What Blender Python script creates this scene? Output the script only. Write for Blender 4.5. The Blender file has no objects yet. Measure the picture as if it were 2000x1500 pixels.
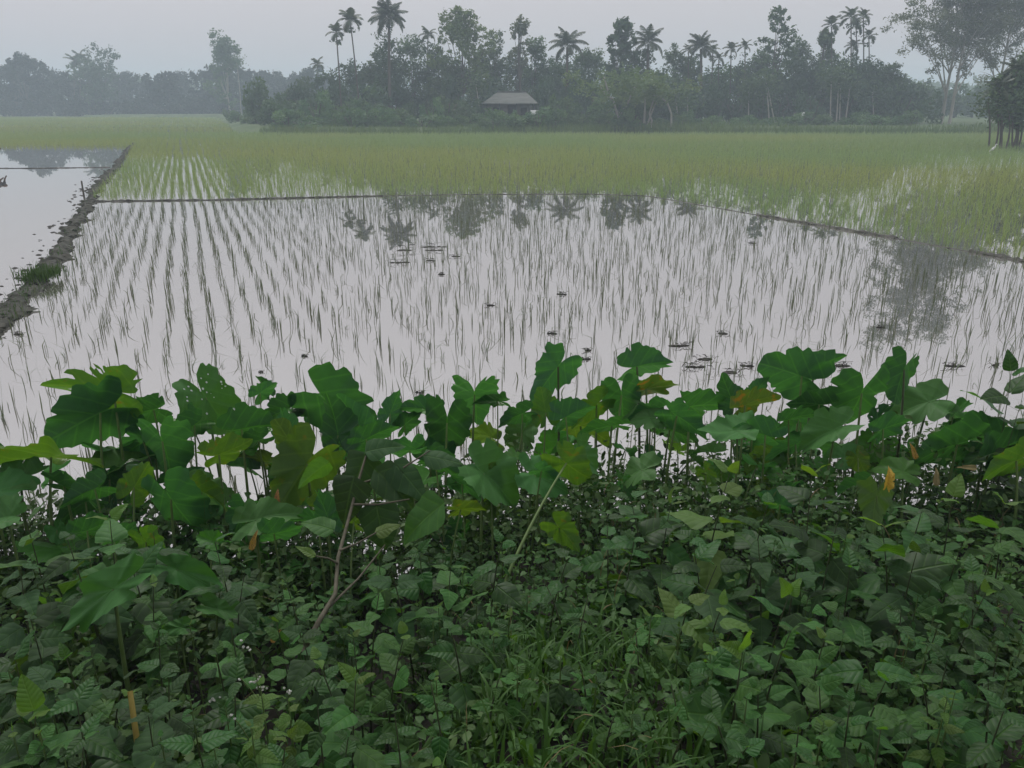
import bpy, math, random
import numpy as np
from mathutils import Vector, Matrix, Quaternion

rng = np.random.default_rng(7)
random.seed(7)
R = math.radians
C = bpy.context.scene.collection

# ------------------------------------------------------------------ camera
CAM_H = 2.6
PITCH = R(19.83)
FPX = 1511.0                      # focal length in pixels of the 2000 px wide photograph
cam_d = bpy.data.cameras.new('camera')
cam = bpy.data.objects.new('camera', cam_d)
C.objects.link(cam)
cam.location = (0, 0, CAM_H)
cam.rotation_euler = (R(90) - PITCH, 0, 0)
cam_d.sensor_width = 36.0
cam_d.lens = 36.0 * FPX / 2000.0
cam_d.clip_start = 0.05
cam_d.clip_end = 5000
bpy.context.scene.camera = cam

# ------------------------------------------------------------------ sky and sun
SUN_EL, SUN_AZ = R(52), R(18)     # azimuth measured from +Y towards -X
world = bpy.data.worlds.new('World')
bpy.context.scene.world = world
world.use_nodes = True
wn, wl = world.node_tree.nodes, world.node_tree.links
wn.clear()
w_out = wn.new('ShaderNodeOutputWorld')
w_bg = wn.new('ShaderNodeBackground')
w_bg.inputs['Strength'].default_value = 0.1
sky = wn.new('ShaderNodeTexSky')
sky.sky_type = 'NISHITA'
sky.sun_disc = False
sky.sun_elevation = SUN_EL
sky.sun_rotation = -SUN_AZ
sky.dust_density = 6.0
sky.air_density = 1.5
hs = wn.new('ShaderNodeHueSaturation')
hs.inputs['Saturation'].default_value = 0.25
wl.new(sky.outputs[0], hs.inputs['Color'])
# even overcast layer: a little brighter overhead than at the horizon
geo = wn.new('ShaderNodeTexCoord')
sep = wn.new('ShaderNodeSeparateXYZ')
wl.new(geo.outputs['Generated'], sep.inputs[0])
ramp = wn.new('ShaderNodeMapRange')
ramp.inputs['From Min'].default_value = 0.0
ramp.inputs['From Max'].default_value = 1.0
ramp.inputs['To Min'].default_value = 0.0
ramp.inputs['To Max'].default_value = 1.0
wl.new(sep.outputs['Z'], ramp.inputs['Value'])
ov = wn.new('ShaderNodeMix')
ov.data_type = 'RGBA'
ov.inputs['A'].default_value = (5.5, 4.98, 5.15, 1)
ov.inputs['B'].default_value = (11.5, 11.6, 12.2, 1)
wl.new(ramp.outputs[0], ov.inputs['Factor'])
mx = wn.new('ShaderNodeMix')
mx.data_type = 'RGBA'
mx.inputs['Factor'].default_value = 0.92
wl.new(hs.outputs[0], mx.inputs['A'])
wl.new(ov.outputs['Result'], mx.inputs['B'])
wl.new(mx.outputs['Result'], w_bg.inputs['Color'])
wl.new(w_bg.outputs[0], w_out.inputs['Surface'])

sun_d = bpy.data.lights.new('sun', 'SUN')
sun_d.energy = 1.4
sun_d.angle = R(18)
sun_d.color = (1.0, 0.97, 0.92)
sun = bpy.data.objects.new('sun', sun_d)
C.objects.link(sun)
sd = Vector((-math.sin(SUN_AZ) * math.cos(SUN_EL), math.cos(SUN_AZ) * math.cos(SUN_EL), math.sin(SUN_EL)))
sun.rotation_euler = sd.to_track_quat('Z', 'Y').to_euler()

vs = bpy.context.scene.view_settings
vs.view_transform = 'Standard'
vs.look = 'None'
vs.exposure = 0.04
vs.gamma = 1.0
vs.use_curve_mapping = False
cy = bpy.context.scene.cycles
cy.max_bounces = 8
cy.transparent_max_bounces = 4
cy.volume_bounces = 2
cy.caustics_reflective = False
cy.caustics_refractive = False

# ------------------------------------------------------------------ pixel helpers (direction only; the distance is given)
CR = np.array([1.0, 0, 0])
CF = np.array([0, math.cos(PITCH), -math.sin(PITCH)])
CU = np.array([0, math.sin(PITCH), math.cos(PITCH)])
EYE = np.array([0, 0, CAM_H])

def ray(px, py):
    return CF + CR * (px - 1000) / FPX + CU * (750 - py) / FPX

def at_y(px, py, Y):
    d = ray(px, py)
    return EYE + d * (Y / d[1])

def at_z(px, py, z=0.0):
    d = ray(px, py)
    return EYE + d * ((z - CAM_H) / d[2])

def depth(p):
    return float(np.dot(np.asarray(p) - EYE, CF))

# ------------------------------------------------------------------ noise
class VN:
    def __init__(self, seed):
        self.t = np.random.default_rng(seed).random((256, 256))
    def __call__(self, x, y):
        x = np.asarray(x, float); y = np.asarray(y, float)
        xi = np.floor(x).astype(int); yi = np.floor(y).astype(int)
        fx = x - xi; fy = y - yi
        fx = fx * fx * (3 - 2 * fx); fy = fy * fy * (3 - 2 * fy)
        g = lambda a, b: self.t[a & 255, b & 255]
        return (g(xi, yi) * (1 - fx) + g(xi + 1, yi) * fx) * (1 - fy) + (g(xi, yi + 1) * (1 - fx) + g(xi + 1, yi + 1) * fx) * fy
n1, n2, n3 = VN(1), VN(2), VN(3)

def fbm(n, x, y, o=3):
    s = 0; a = 0.5
    for i in range(o):
        s = s + a * n(np.asarray(x) * 2 ** i + 17 * i, np.asarray(y) * 2 ** i + 31 * i); a *= 0.5
    return s / (1 - 0.5 ** o)

# ------------------------------------------------------------------ mesh helpers
class MB:
    """collects verts / faces / tint / uv, then builds ONE mesh"""
    def __init__(self):
        self.v, self.f, self.t, self.uv, self.n = [], {3: [], 4: []}, [], [], 0
    def add(self, v, f, tint=0.5, uv=None):
        v = np.asarray(v, float).reshape(-1, 3)
        f = np.asarray(f, int)
        self.v.append(v)
        self.f[f.shape[1]].append(f + self.n)
        self.t.append(np.broadcast_to(np.asarray(tint, float), (len(v),)))
        self.uv.append(np.zeros((len(v), 2)) if uv is None else np.asarray(uv, float))
        self.n += len(v)
    def mesh(self, name, mat, smooth=True):
        me = bpy.data.meshes.new(name)
        V = np.concatenate(self.v)
        loops, starts, p = [], [], 0
        for k in (3, 4):
            if self.f[k]:
                F = np.concatenate(self.f[k])
                starts.append(p + np.arange(len(F)) * k)
                loops.append(F.ravel()); p += F.size
        L = np.concatenate(loops).astype(np.int32); S = np.concatenate(starts).astype(np.int32)
        me.vertices.add(len(V)); me.vertices.foreach_set('co', V.astype(np.float32).ravel())
        me.loops.add(len(L)); me.loops.foreach_set('vertex_index', L)
        me.polygons.add(len(S)); me.polygons.foreach_set('loop_start', S)
        me.update(calc_edges=True)
        a = me.attributes.new('tint', 'FLOAT', 'POINT'); a.data.foreach_set('value', np.concatenate(self.t).astype(np.float32))
        u = me.uv_layers.new(name='uv'); u.data.foreach_set('uv', np.concatenate(self.uv)[L].astype(np.float32).ravel())
        if smooth:
            me.polygons.foreach_set('use_smooth', np.ones(len(S), bool))
        me.materials.append(mat)
        me.validate()
        return me

def obj(name, mesh, parent=None, mat=None):
    o = bpy.data.objects.new(name, mesh)
    C.objects.link(o)
    if parent is not None: o.parent = parent
    if mat is not None: o.matrix_basis = mat
    return o

def tag(o, label=None, cat=None, group=None, kind=None):
    if label: o['label'] = label
    if cat: o['category'] = cat
    if group: o['group'] = group
    if kind: o['kind'] = kind
    return o

def empty(name, loc, rz=0.0):
    o = bpy.data.objects.new(name, None)
    o.empty_display_size = 0.1
    C.objects.link(o)
    o.location = loc
    o.rotation_euler = (0, 0, rz)
    return o

def frame(x, y, z, p):
    return Matrix(((x[0], y[0], z[0], p[0]), (x[1], y[1], z[1], p[1]), (x[2], y[2], z[2], p[2]), (0, 0, 0, 1)))

def unit(a):
    a = np.asarray(a, float)
    return a / (np.linalg.norm(a) + 1e-9)

def tube(path, rad, sides=6, cap=True):
    P = np.asarray(path, float); n = len(P)
    rad = np.broadcast_to(np.asarray(rad, float), (n,))
    T = np.gradient(P, axis=0); T /= np.linalg.norm(T, axis=1)[:, None] + 1e-9
    ref = np.array([0.31, 0.87, 0.12]) if abs(T[0][1]) < 0.8 else np.array([1.0, 0.1, 0])
    A = np.cross(T, ref); A /= np.linalg.norm(A, axis=1)[:, None] + 1e-9
    B = np.cross(T, A)
    th = np.arange(sides) / sides * 2 * math.pi
    V = P[:, None, :] + rad[:, None, None] * (np.cos(th)[None, :, None] * A[:, None, :] + np.sin(th)[None, :, None] * B[:, None, :])
    V = V.reshape(-1, 3)
    i = np.arange(n - 1)[:, None] * sides; j = np.arange(sides)[None, :]; k = (j + 1) % sides
    F = np.stack([i + j, i + k, i + sides + k, i + sides + j], -1).reshape(-1, 4)
    return V, F

def bez(a, b, c, n):
    t = np.linspace(0, 1, n)[:, None]
    return (1 - t) ** 2 * np.asarray(a) + 2 * t * (1 - t) * np.asarray(b) + t ** 2 * np.asarray(c)

def ribbons(base, az, height, lean, width, tint, seg=3, kink=None):
    """many blades at once: returns verts, quads, tint"""
    N = len(base)
    s = np.linspace(0, 1, seg + 1)
    dirv = np.stack([np.cos(az), np.sin(az), np.zeros(N)], 1)
    side = np.stack([-np.sin(az), np.cos(az), np.zeros(N)], 1)
    ang = lean[:, None] * s[None, :] ** 1.3
    if kink is not None: ang = ang + kink[:, None] * (s[None, :] > 0.45)
    ds = height[:, None] / seg
    dx = np.concatenate([np.zeros((N, 1)), np.cumsum(np.sin(ang[:, 1:]) * ds, 1)], 1)
    dz = np.concatenate([np.zeros((N, 1)), np.cumsum(np.cos(ang[:, 1:]) * ds, 1)], 1)
    P = base[:, None, :] + dirv[:, None, :] * dx[:, :, None]
    P[:, :, 2] += dz
    w = width[:, None] * (np.array([0.7, 1.0, 0.75, 0.12]) if seg == 3 else np.interp(s, [0, 0.3, 1], [0.8, 1, 0.1]))[None, :] * 0.5
    V = np.stack([P - side[:, None, :] * w[:, :, None], P + side[:, None, :] * w[:, :, None]], 2).reshape(-1, 3)
    b = (np.arange(N) * (seg + 1) * 2)[:, None]; k = (np.arange(seg) * 2)[None, :]
    F = np.stack([b + k, b + k + 1, b + k + 3, b + k + 2], -1).reshape(-1, 4)
    return V, F, np.repeat(tint, (seg + 1) * 2)

# ------------------------------------------------------------------ materials
def new_mat(name):
    m = bpy.data.materials.new(name); m.use_nodes = True
    m.node_tree.nodes.clear()
    return m, m.node_tree.nodes, m.node_tree.links

def rgb(c): return (c[0], c[1], c[2], 1)

def leaf_mat(name, top, under, trans=0.3, rough=0.5, vein=0.0, vein_n=5.0, slope=0.8, vary=0.35, blotch=None, use_tint=False, tint_col=None, spec=0.4, transc=None):
    m, N, L = new_mat(name)
    out = N.new('ShaderNodeOutputMaterial')
    g = N.new('ShaderNodeNewGeometry')
    c = N.new('ShaderNodeMix'); c.data_type = 'RGBA'
    c.inputs['A'].default_value = rgb(top); c.inputs['B'].default_value = rgb(under)
    L.new(g.outputs['Backfacing'], c.inputs['Factor'])
    col = c.outputs['Result']
    if use_tint:
        at = N.new('ShaderNodeAttribute'); at.attribute_name = 'tint'
        c2 = N.new('ShaderNodeMix'); c2.data_type = 'RGBA'
        c2.inputs['B'].default_value = rgb(tint_col)
        L.new(at.outputs['Fac'], c2.inputs['Factor']); L.new(col, c2.inputs['A'])
        col = c2.outputs['Result']
    # leaf to leaf and patchy variation
    oi = N.new('ShaderNodeObjectInfo')
    tc = N.new('ShaderNodeTexCoord')
    nz = N.new('ShaderNodeTexNoise'); nz.inputs['Scale'].default_value = 9.0; nz.inputs['Detail'].default_value = 3
    L.new(tc.outputs['Object'], nz.inputs['Vector'])
    mr = N.new('ShaderNodeMapRange')
    mr.inputs['To Min'].default_value = 1 - vary; mr.inputs['To Max'].default_value = 1 + vary
    ad = N.new('ShaderNodeMath'); ad.operation = 'ADD'
    ml = N.new('ShaderNodeMath'); ml.operation = 'MULTIPLY'; ml.inputs[1].default_value = 0.5
    L.new(oi.outputs['Random'], ad.inputs[0]); L.new(nz.outputs['Fac'], ad.inputs[1])
    L.new(ad.outputs[0], ml.inputs[0]); L.new(ml.outputs[0], mr.inputs['Value'])
    val = mr.outputs[0]
    h = N.new('ShaderNodeHueSaturation'); L.new(val, h.inputs['Value']); L.new(col, h.inputs['Color'])
    hue = N.new('ShaderNodeMapRange'); hue.inputs['To Min'].default_value = 0.485; hue.inputs['To Max'].default_value = 0.512
    L.new(oi.outputs['Random'], hue.inputs['Value']); L.new(hue.outputs[0], h.inputs['Hue'])
    col = h.outputs['Color']
    hgt = None
    if vein > 0:
        uv = N.new('ShaderNodeUVMap'); sx = N.new('ShaderNodeSeparateXYZ'); L.new(uv.outputs[0], sx.inputs[0])
        def M(op, a, b=None, c3=None):
            q = N.new('ShaderNodeMath'); q.operation = op
            for i, z in enumerate((a, b, c3)):
                if z is None: continue
                if isinstance(z, (int, float)): q.inputs[i].default_value = z
                else: L.new(z, q.inputs[i])
            return q.outputs[0]
        ax = M('ABSOLUTE', sx.outputs['X'])
        cc = M('MULTIPLY', M('SUBTRACT', sx.outputs['Y'], M('MULTIPLY', ax, slope)), vein_n)
        pp = M('ABSOLUTE', M('SUBTRACT', M('FRACT', M('ADD', cc, 50.25)), 0.5))     # 0 on a side vein
        side = M('SUBTRACT', 1.0, M('MINIMUM', M('MULTIPLY', pp, 9.0), 1.0))
        mid = M('SUBTRACT', 1.0, M('MINIMUM', M('MULTIPLY', ax, 38.0), 1.0))
        vv = M('MAXIMUM', M('MULTIPLY', side, 0.6), mid)
        c3 = N.new('ShaderNodeMix'); c3.data_type = 'RGBA'
        L.new(M('MULTIPLY', vv, vein), c3.inputs['Factor']); L.new(col, c3.inputs['A'])
        c3.inputs['B'].default_value = rgb((under[0] * 1.9, under[1] * 1.7, under[2] * 1.9))
        col = c3.outputs['Result']
        hgt = M('SUBTRACT', M('MULTIPLY', M('SINE', M('MULTIPLY', pp, 3.1416)), 0.6), mid)
    if blotch is not None:
        n4 = N.new('ShaderNodeTexNoise'); n4.inputs['Scale'].default_value = blotch[1]; n4.inputs['Detail'].default_value = 5
        L.new(tc.outputs['Object'], n4.inputs['Vector'])
        r4 = N.new('ShaderNodeMapRange'); r4.inputs['From Min'].default_value = blotch[2]; r4.inputs['From Max'].default_value = blotch[2] + 0.12
        L.new(n4.outputs['Fac'], r4.inputs['Value'])
        c4 = N.new('ShaderNodeMix'); c4.data_type = 'RGBA'; c4.inputs['B'].default_value = rgb(blotch[0])
        L.new(r4.outputs[0], c4.inputs['Factor']); L.new(col, c4.inputs['A'])
        col = c4.outputs['Result']
    p = N.new('ShaderNodeBsdfPrincipled')
    p.inputs['Roughness'].default_value = rough
    p.inputs['Specular IOR Level'].default_value = spec
    L.new(col, p.inputs['Base Color'])
    if hgt is not None:
        bp = N.new('ShaderNodeBump'); bp.inputs['Strength'].default_value = 0.5; bp.inputs['Distance'].default_value = 0.005
        L.new(hgt, bp.inputs['Height']); L.new(bp.outputs[0], p.inputs['Normal'])
    if trans > 0:
        t = N.new('ShaderNodeBsdfTranslucent')
        tm = N.new('ShaderNodeMix'); tm.data_type = 'RGBA'; tm.blend_type = 'MULTIPLY'; tm.inputs['Factor'].default_value = 1.0
        tm.inputs['B'].default_value = rgb(transc or (1.9, 1.9, 0.6))
        L.new(col, tm.inputs['A']); L.new(tm.outputs['Result'], t.inputs['Color'])
        ms = N.new('ShaderNodeMixShader'); ms.inputs[0].default_value = trans
        L.new(p.outputs[0], ms.inputs[1]); L.new(t.outputs[0], ms.inputs[2])
        L.new(ms.outputs[0], out.inputs[0])
    else:
        L.new(p.outputs[0], out.inputs[0])
    return m

def plain_mat(name, c1, c2, scale=6.0, rough=0.9, bump=0.0, detail=6, stretch=(1, 1, 1), spec=0.3):
    m, N, L = new_mat(name)
    out = N.new('ShaderNodeOutputMaterial'); p = N.new('ShaderNodeBsdfPrincipled')
    tc = N.new('ShaderNodeTexCoord'); mp = N.new('ShaderNodeMapping'); mp.inputs['Scale'].default_value = stretch
    nz = N.new('ShaderNodeTexNoise'); nz.inputs['Scale'].default_value = scale; nz.inputs['Detail'].default_value = detail
    L.new(tc.outputs['Object'], mp.inputs[0]); L.new(mp.outputs[0], nz.inputs['Vector'])
    mr = N.new('ShaderNodeMapRange'); mr.inputs['From Min'].default_value = 0.3; mr.inputs['From Max'].default_value = 0.7
    L.new(nz.outputs['Fac'], mr.inputs['Value'])
    c = N.new('ShaderNodeMix'); c.data_type = 'RGBA'; c.inputs['A'].default_value = rgb(c1); c.inputs['B'].default_value = rgb(c2)
    L.new(mr.outputs[0], c.inputs['Factor']); L.new(c.outputs['Result'], p.inputs['Base Color'])
    p.inputs['Roughness'].default_value = rough; p.inputs['Specular IOR Level'].default_value = spec
    if bump:
        b = N.new('ShaderNodeBump'); b.inputs['Strength'].default_value = 0.6; b.inputs['Distance'].default_value = bump
        L.new(nz.outputs['Fac'], b.inputs['Height']); L.new(b.outputs[0], p.inputs['Normal'])
    L.new(p.outputs[0], out.inputs[0])
    return m

def water_mat():
    m, N, L = new_mat('paddy_water')
    out = N.new('ShaderNodeOutputMaterial')
    tc = N.new('ShaderNodeTexCoord')
    nz = N.new('ShaderNodeTexNoise'); nz.inputs['Scale'].default_value = 2.2; nz.inputs['Detail'].default_value = 2
    L.new(tc.outputs['Object'], nz.inputs['Vector'])
    bp = N.new('ShaderNodeBump'); bp.inputs['Strength'].default_value = 0.06; bp.inputs['Distance'].default_value = 0.004
    L.new(nz.outputs['Fac'], bp.inputs['Height'])
    n2_ = N.new('ShaderNodeTexNoise'); n2_.inputs['Scale'].default_value = 0.35; n2_.inputs['Detail'].default_value = 5
    L.new(tc.outputs['Object'], n2_.inputs['Vector'])
    mud = N.new('ShaderNodeMix'); mud.data_type = 'RGBA'
    mud.inputs['A'].default_value = rgb((0.125, 0.118, 0.105)); mud.inputs['B'].default_value = rgb((0.165, 0.158, 0.142))
    L.new(n2_.outputs['Fac'], mud.inputs['Factor'])
    d = N.new('ShaderNodeBsdfDiffuse'); L.new(mud.outputs['Result'], d.inputs['Color'])
    gl = N.new('ShaderNodeBsdfGlossy'); gl.inputs['Color'].default_value = (0.94, 0.93, 0.92, 1); gl.inputs['Roughness'].default_value = 0.012
    L.new(bp.outputs[0], gl.inputs['Normal'])
    fr = N.new('ShaderNodeFresnel'); fr.inputs['IOR'].default_value = 1.33
    ma = N.new('ShaderNodeMath'); ma.operation = 'MULTIPLY_ADD'; ma.inputs[1].default_value = 0.46; ma.inputs[2].default_value = 0.54
    L.new(fr.outputs[0], ma.inputs[0])
    ms = N.new('ShaderNodeMixShader'); L.new(ma.outputs[0], ms.inputs[0]); L.new(d.outputs[0], ms.inputs[1]); L.new(gl.outputs[0], ms.inputs[2])
    L.new(ms.outputs[0], out.inputs[0])
    return m

M = {}
M['water'] = water_mat()
M['mud'] = plain_mat('wet_mud', (0.028, 0.027, 0.022), (0.06, 0.055, 0.045), 9, 0.6, 0.02)
M['bund'] = plain_mat('bund_earth', (0.016, 0.018, 0.012), (0.045, 0.044, 0.032), 5, 0.75, 0.05)
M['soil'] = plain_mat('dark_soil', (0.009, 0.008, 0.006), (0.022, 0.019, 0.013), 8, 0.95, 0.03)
M['far_ground'] = plain_mat('far_field', (0.07, 0.10, 0.035), (0.10, 0.13, 0.05), 0.08, 0.95, 0, 8)
M['island'] = plain_mat('island_soil', (0.055, 0.095, 0.035), (0.10, 0.13, 0.055), 0.5, 0.95, 0)
M['taro'] = leaf_mat('taro_leaf', (0.028, 0.10, 0.04), (0.052, 0.185, 0.026), 0.46, 0.5, 0.28, 3.2, 0.9, 0.4, spec=0.25)
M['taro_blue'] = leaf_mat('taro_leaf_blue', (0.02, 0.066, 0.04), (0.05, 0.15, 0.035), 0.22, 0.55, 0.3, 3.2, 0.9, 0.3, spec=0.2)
M['taro_yellow'] = leaf_mat('taro_leaf_yellow', (0.055, 0.135, 0.02), (0.082, 0.168, 0.02), 0.44, 0.5, 0.3, 3.2, 0.9, 0.4, blotch=((0.12, 0.12, 0.015), 5, 0.62), spec=0.25, transc=(1.95, 1.7, 0.5))
M['taro_orange'] = leaf_mat('taro_leaf_orange', (0.07, 0.12, 0.02), (0.085, 0.155, 0.02), 0.35, 0.5, 0.3, 3.2, 0.9, 0.3, blotch=((0.22, 0.12, 0.015), 4, 0.56), spec=0.25)
M['taro_tip'] = leaf_mat('taro_leaf_dry_tip', (0.06, 0.12, 0.03), (0.07, 0.14, 0.03), 0.3, 0.5, 0.3, 3.2, 0.9, 0.3, spec=0.3)
M['dry_leaf'] = leaf_mat('dry_yellow_leaf', (0.27, 0.155, 0.02), (0.27, 0.155, 0.02), 0.3, 0.6, 0.0, vary=0.3, blotch=((0.13, 0.06, 0.02), 14, 0.5), transc=(1.2, 1.1, 0.6))
M['yellow_lobe'] = leaf_mat('yellow_lobe', (0.46, 0.29, 0.04), (0.46, 0.29, 0.04), 0.3, 0.6, 0.0, vary=0.2, blotch=((0.3, 0.14, 0.02), 10, 0.56), transc=(1.2, 1.1, 0.6))
M['broad'] = leaf_mat('broad_leaf', (0.023, 0.078, 0.013), (0.058, 0.145, 0.018), 0.3, 0.5, 0.32, 5.5, 0.65, 0.7, spec=0.3)
M['broad_grey'] = leaf_mat('grey_green_leaf', (0.027, 0.068, 0.02), (0.052, 0.12, 0.026), 0.26, 0.65, 0.3, 5.0, 0.6, 0.5, spec=0.25)
M['young'] = leaf_mat('young_leaf', (0.085, 0.18, 0.025), (0.10, 0.19, 0.025), 0.4, 0.5, 0.18, 7.5, 0.65, 0.25, spec=0.35)
M['pale'] = leaf_mat('pale_green_leaf', (0.046, 0.125, 0.026), (0.07, 0.165, 0.026), 0.3, 0.6, 0.35, 5.0, 0.6, 0.5, spec=0.28)
M['lime'] = leaf_mat('lime_leaf', (0.085, 0.16, 0.03), (0.10, 0.17, 0.03), 0.38, 0.55, 0.18, 6.0, 0.6, 0.3, spec=0.3)
M['cover'] = leaf_mat('cover_leaf', (0.018, 0.052, 0.011), (0.038, 0.095, 0.016), 0.22, 0.55, 0, use_tint=True, tint_col=(0.075, 0.15, 0.038), vary=0.15, spec=0.3)
M['grass'] = leaf_mat('grass_blade', (0.026, 0.072, 0.014), (0.034, 0.085, 0.016), 0.25, 0.55, 0, use_tint=True, tint_col=(0.06, 0.125, 0.026), vary=0.2, spec=0.2)
M['weeds_far'] = leaf_mat('far_weed', (0.07, 0.135, 0.055), (0.07, 0.135, 0.055), 0.25, 0.6, 0, use_tint=True, tint_col=(0.13, 0.19, 0.075), vary=0.15, spec=0.2)
M['dry_grass'] = leaf_mat('dry_blade', (0.16, 0.125, 0.05), (0.16, 0.125, 0.05), 0.2, 0.7, 0, vary=0.2, transc=(1.2, 1.1, 0.8))
M['rice'] = leaf_mat('rice_blade', (0.10, 0.14, 0.08), (0.10, 0.14, 0.08), 0.2, 0.55, 0, use_tint=True, tint_col=(0.2, 0.21, 0.15), vary=0.2, transc=(1.4, 1.4, 0.7))
M['rice_far'] = leaf_mat('rice_blade_far', (0.215, 0.31, 0.125), (0.215, 0.31, 0.125), 0.3, 0.6, 0, use_tint=True, tint_col=(0.29, 0.33, 0.115), vary=0.15, transc=(1.4, 1.4, 0.7))
M['stem'] = plain_mat('green_stem', (0.09, 0.15, 0.04), (0.13, 0.19, 0.06), 25, 0.5)
M['stem_dark'] = plain_mat('purple_stem', (0.045, 0.06, 0.028), (0.08, 0.09, 0.045), 25, 0.5)
M['twig'] = plain_mat('woody_twig', (0.08, 0.075, 0.05), (0.14, 0.125, 0.09), 30, 0.8)
M['straw'] = plain_mat('yellow_stalk', (0.24, 0.185, 0.04), (0.30, 0.235, 0.06), 20, 0.6, 0, 4, (1, 1, 0.15))
M['white'] = plain_mat('white_floret', (0.62, 0.62, 0.56), (0.72, 0.72, 0.68), 40, 0.8)
M['bark'] = plain_mat('tree_bark', (0.07, 0.06, 0.05), (0.13, 0.115, 0.09), 3, 0.95, 0, 5, (1, 1, 0.2))
M['bark_pale'] = plain_mat('pale_bark', (0.25, 0.24, 0.2), (0.36, 0.34, 0.29), 2, 0.9, 0, 5, (1, 1, 0.25))
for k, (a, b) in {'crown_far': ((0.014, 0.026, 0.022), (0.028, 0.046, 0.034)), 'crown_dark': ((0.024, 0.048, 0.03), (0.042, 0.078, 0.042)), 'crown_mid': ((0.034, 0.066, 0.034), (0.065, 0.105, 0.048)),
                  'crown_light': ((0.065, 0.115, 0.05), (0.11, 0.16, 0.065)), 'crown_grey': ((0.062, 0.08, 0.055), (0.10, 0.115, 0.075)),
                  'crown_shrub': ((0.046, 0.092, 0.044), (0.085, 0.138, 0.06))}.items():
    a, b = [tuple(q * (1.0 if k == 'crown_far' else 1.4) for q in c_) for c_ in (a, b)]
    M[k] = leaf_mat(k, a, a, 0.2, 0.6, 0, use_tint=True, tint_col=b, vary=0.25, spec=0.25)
M['frond'] = leaf_mat('palm_frond', (0.03, 0.05, 0.025), (0.035, 0.055, 0.025), 0.15, 0.5, 0, use_tint=True, tint_col=(0.06, 0.085, 0.035), vary=0.2)

# ------------------------------------------------------------------ ground, water and banks
def bank_edge(x):                                   # distance at which the near bank reaches the water
    return 4.35 + 0.25 * np.sin(np.asarray(x) * 0.9 + 0.5) + 0.55 * np.clip((np.asarray(x) - 1.2) / 2.2, 0, 1)

def bank_top(x, y):                                 # general lie of the plant tops on the slope
    x = np.asarray(x, float); y = np.asarray(y, float)
    e = bank_edge(x)
    s = (y - 1.15) / (e - 1.15)
    z = 1.02 * np.clip(1 - np.clip(s, 0, 1.0), 0, 1) ** 1.05
    z = z - np.clip(s - 1, 0, 1) * 0.5
    return z + 0.10 * (fbm(n1, x * 1.3, y * 1.3) - 0.5) * np.clip(1.15 - s, 0, 1)

def hollow(x, y):                                   # how far the soil lies below that: deep among the tall weeds, shallow on the grassy spur
    x = np.asarray(x, float); y = np.asarray(y, float)
    s = np.clip((y - 0.95) / (bank_edge(x) - 0.95), 0, 1)
    d = 0.34 * np.clip((0.0 - x) / 0.45, 0, 1) + 0.20 * np.clip((x - 0.45) / 0.5, 0, 1)
    return d * np.sin(math.pi * s ** 0.75) ** 0.8

def bank_z(x, y):
    return bank_top(x, y) - hollow(x, y)

def grid_sheet(name, xs, ys, zf, mat):
    X, Y = np.meshgrid(xs, ys)
    Z = zf(X, Y)
    mb = MB(); nx, ny = len(xs), len(ys)
    i = (np.arange(ny - 1) * nx)[:, None] + np.arange(nx - 1)[None, :]
    F = np.stack([i, i + 1, i + nx + 1, i + nx], -1).reshape(-1, 4)
    mb.add(np.stack([X, Y, Z], -1).reshape(-1, 3), F)
    return obj(name, mb.mesh(name, mat))

tag(grid_sheet('ground', np.linspace(-1500, 1500, 16), np.linspace(-300, 2600, 16), lambda x, y: 0 * x - 0.45, M['far_ground']), kind='structure')
tag(grid_sheet('water', np.linspace(-160, 160, 9), np.linspace(1.5, 125, 9), lambda x, y: 0 * x, M['water']), kind='structure')
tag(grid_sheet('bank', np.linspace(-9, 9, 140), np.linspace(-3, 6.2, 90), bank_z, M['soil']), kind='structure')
# far paddies beyond the water sheet
tag(grid_sheet('far_field', np.linspace(-420, 420, 30), np.linspace(100, 700, 30), lambda x, y: 0 * x + 0.03, M['far_ground']), kind='structure')

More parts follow.
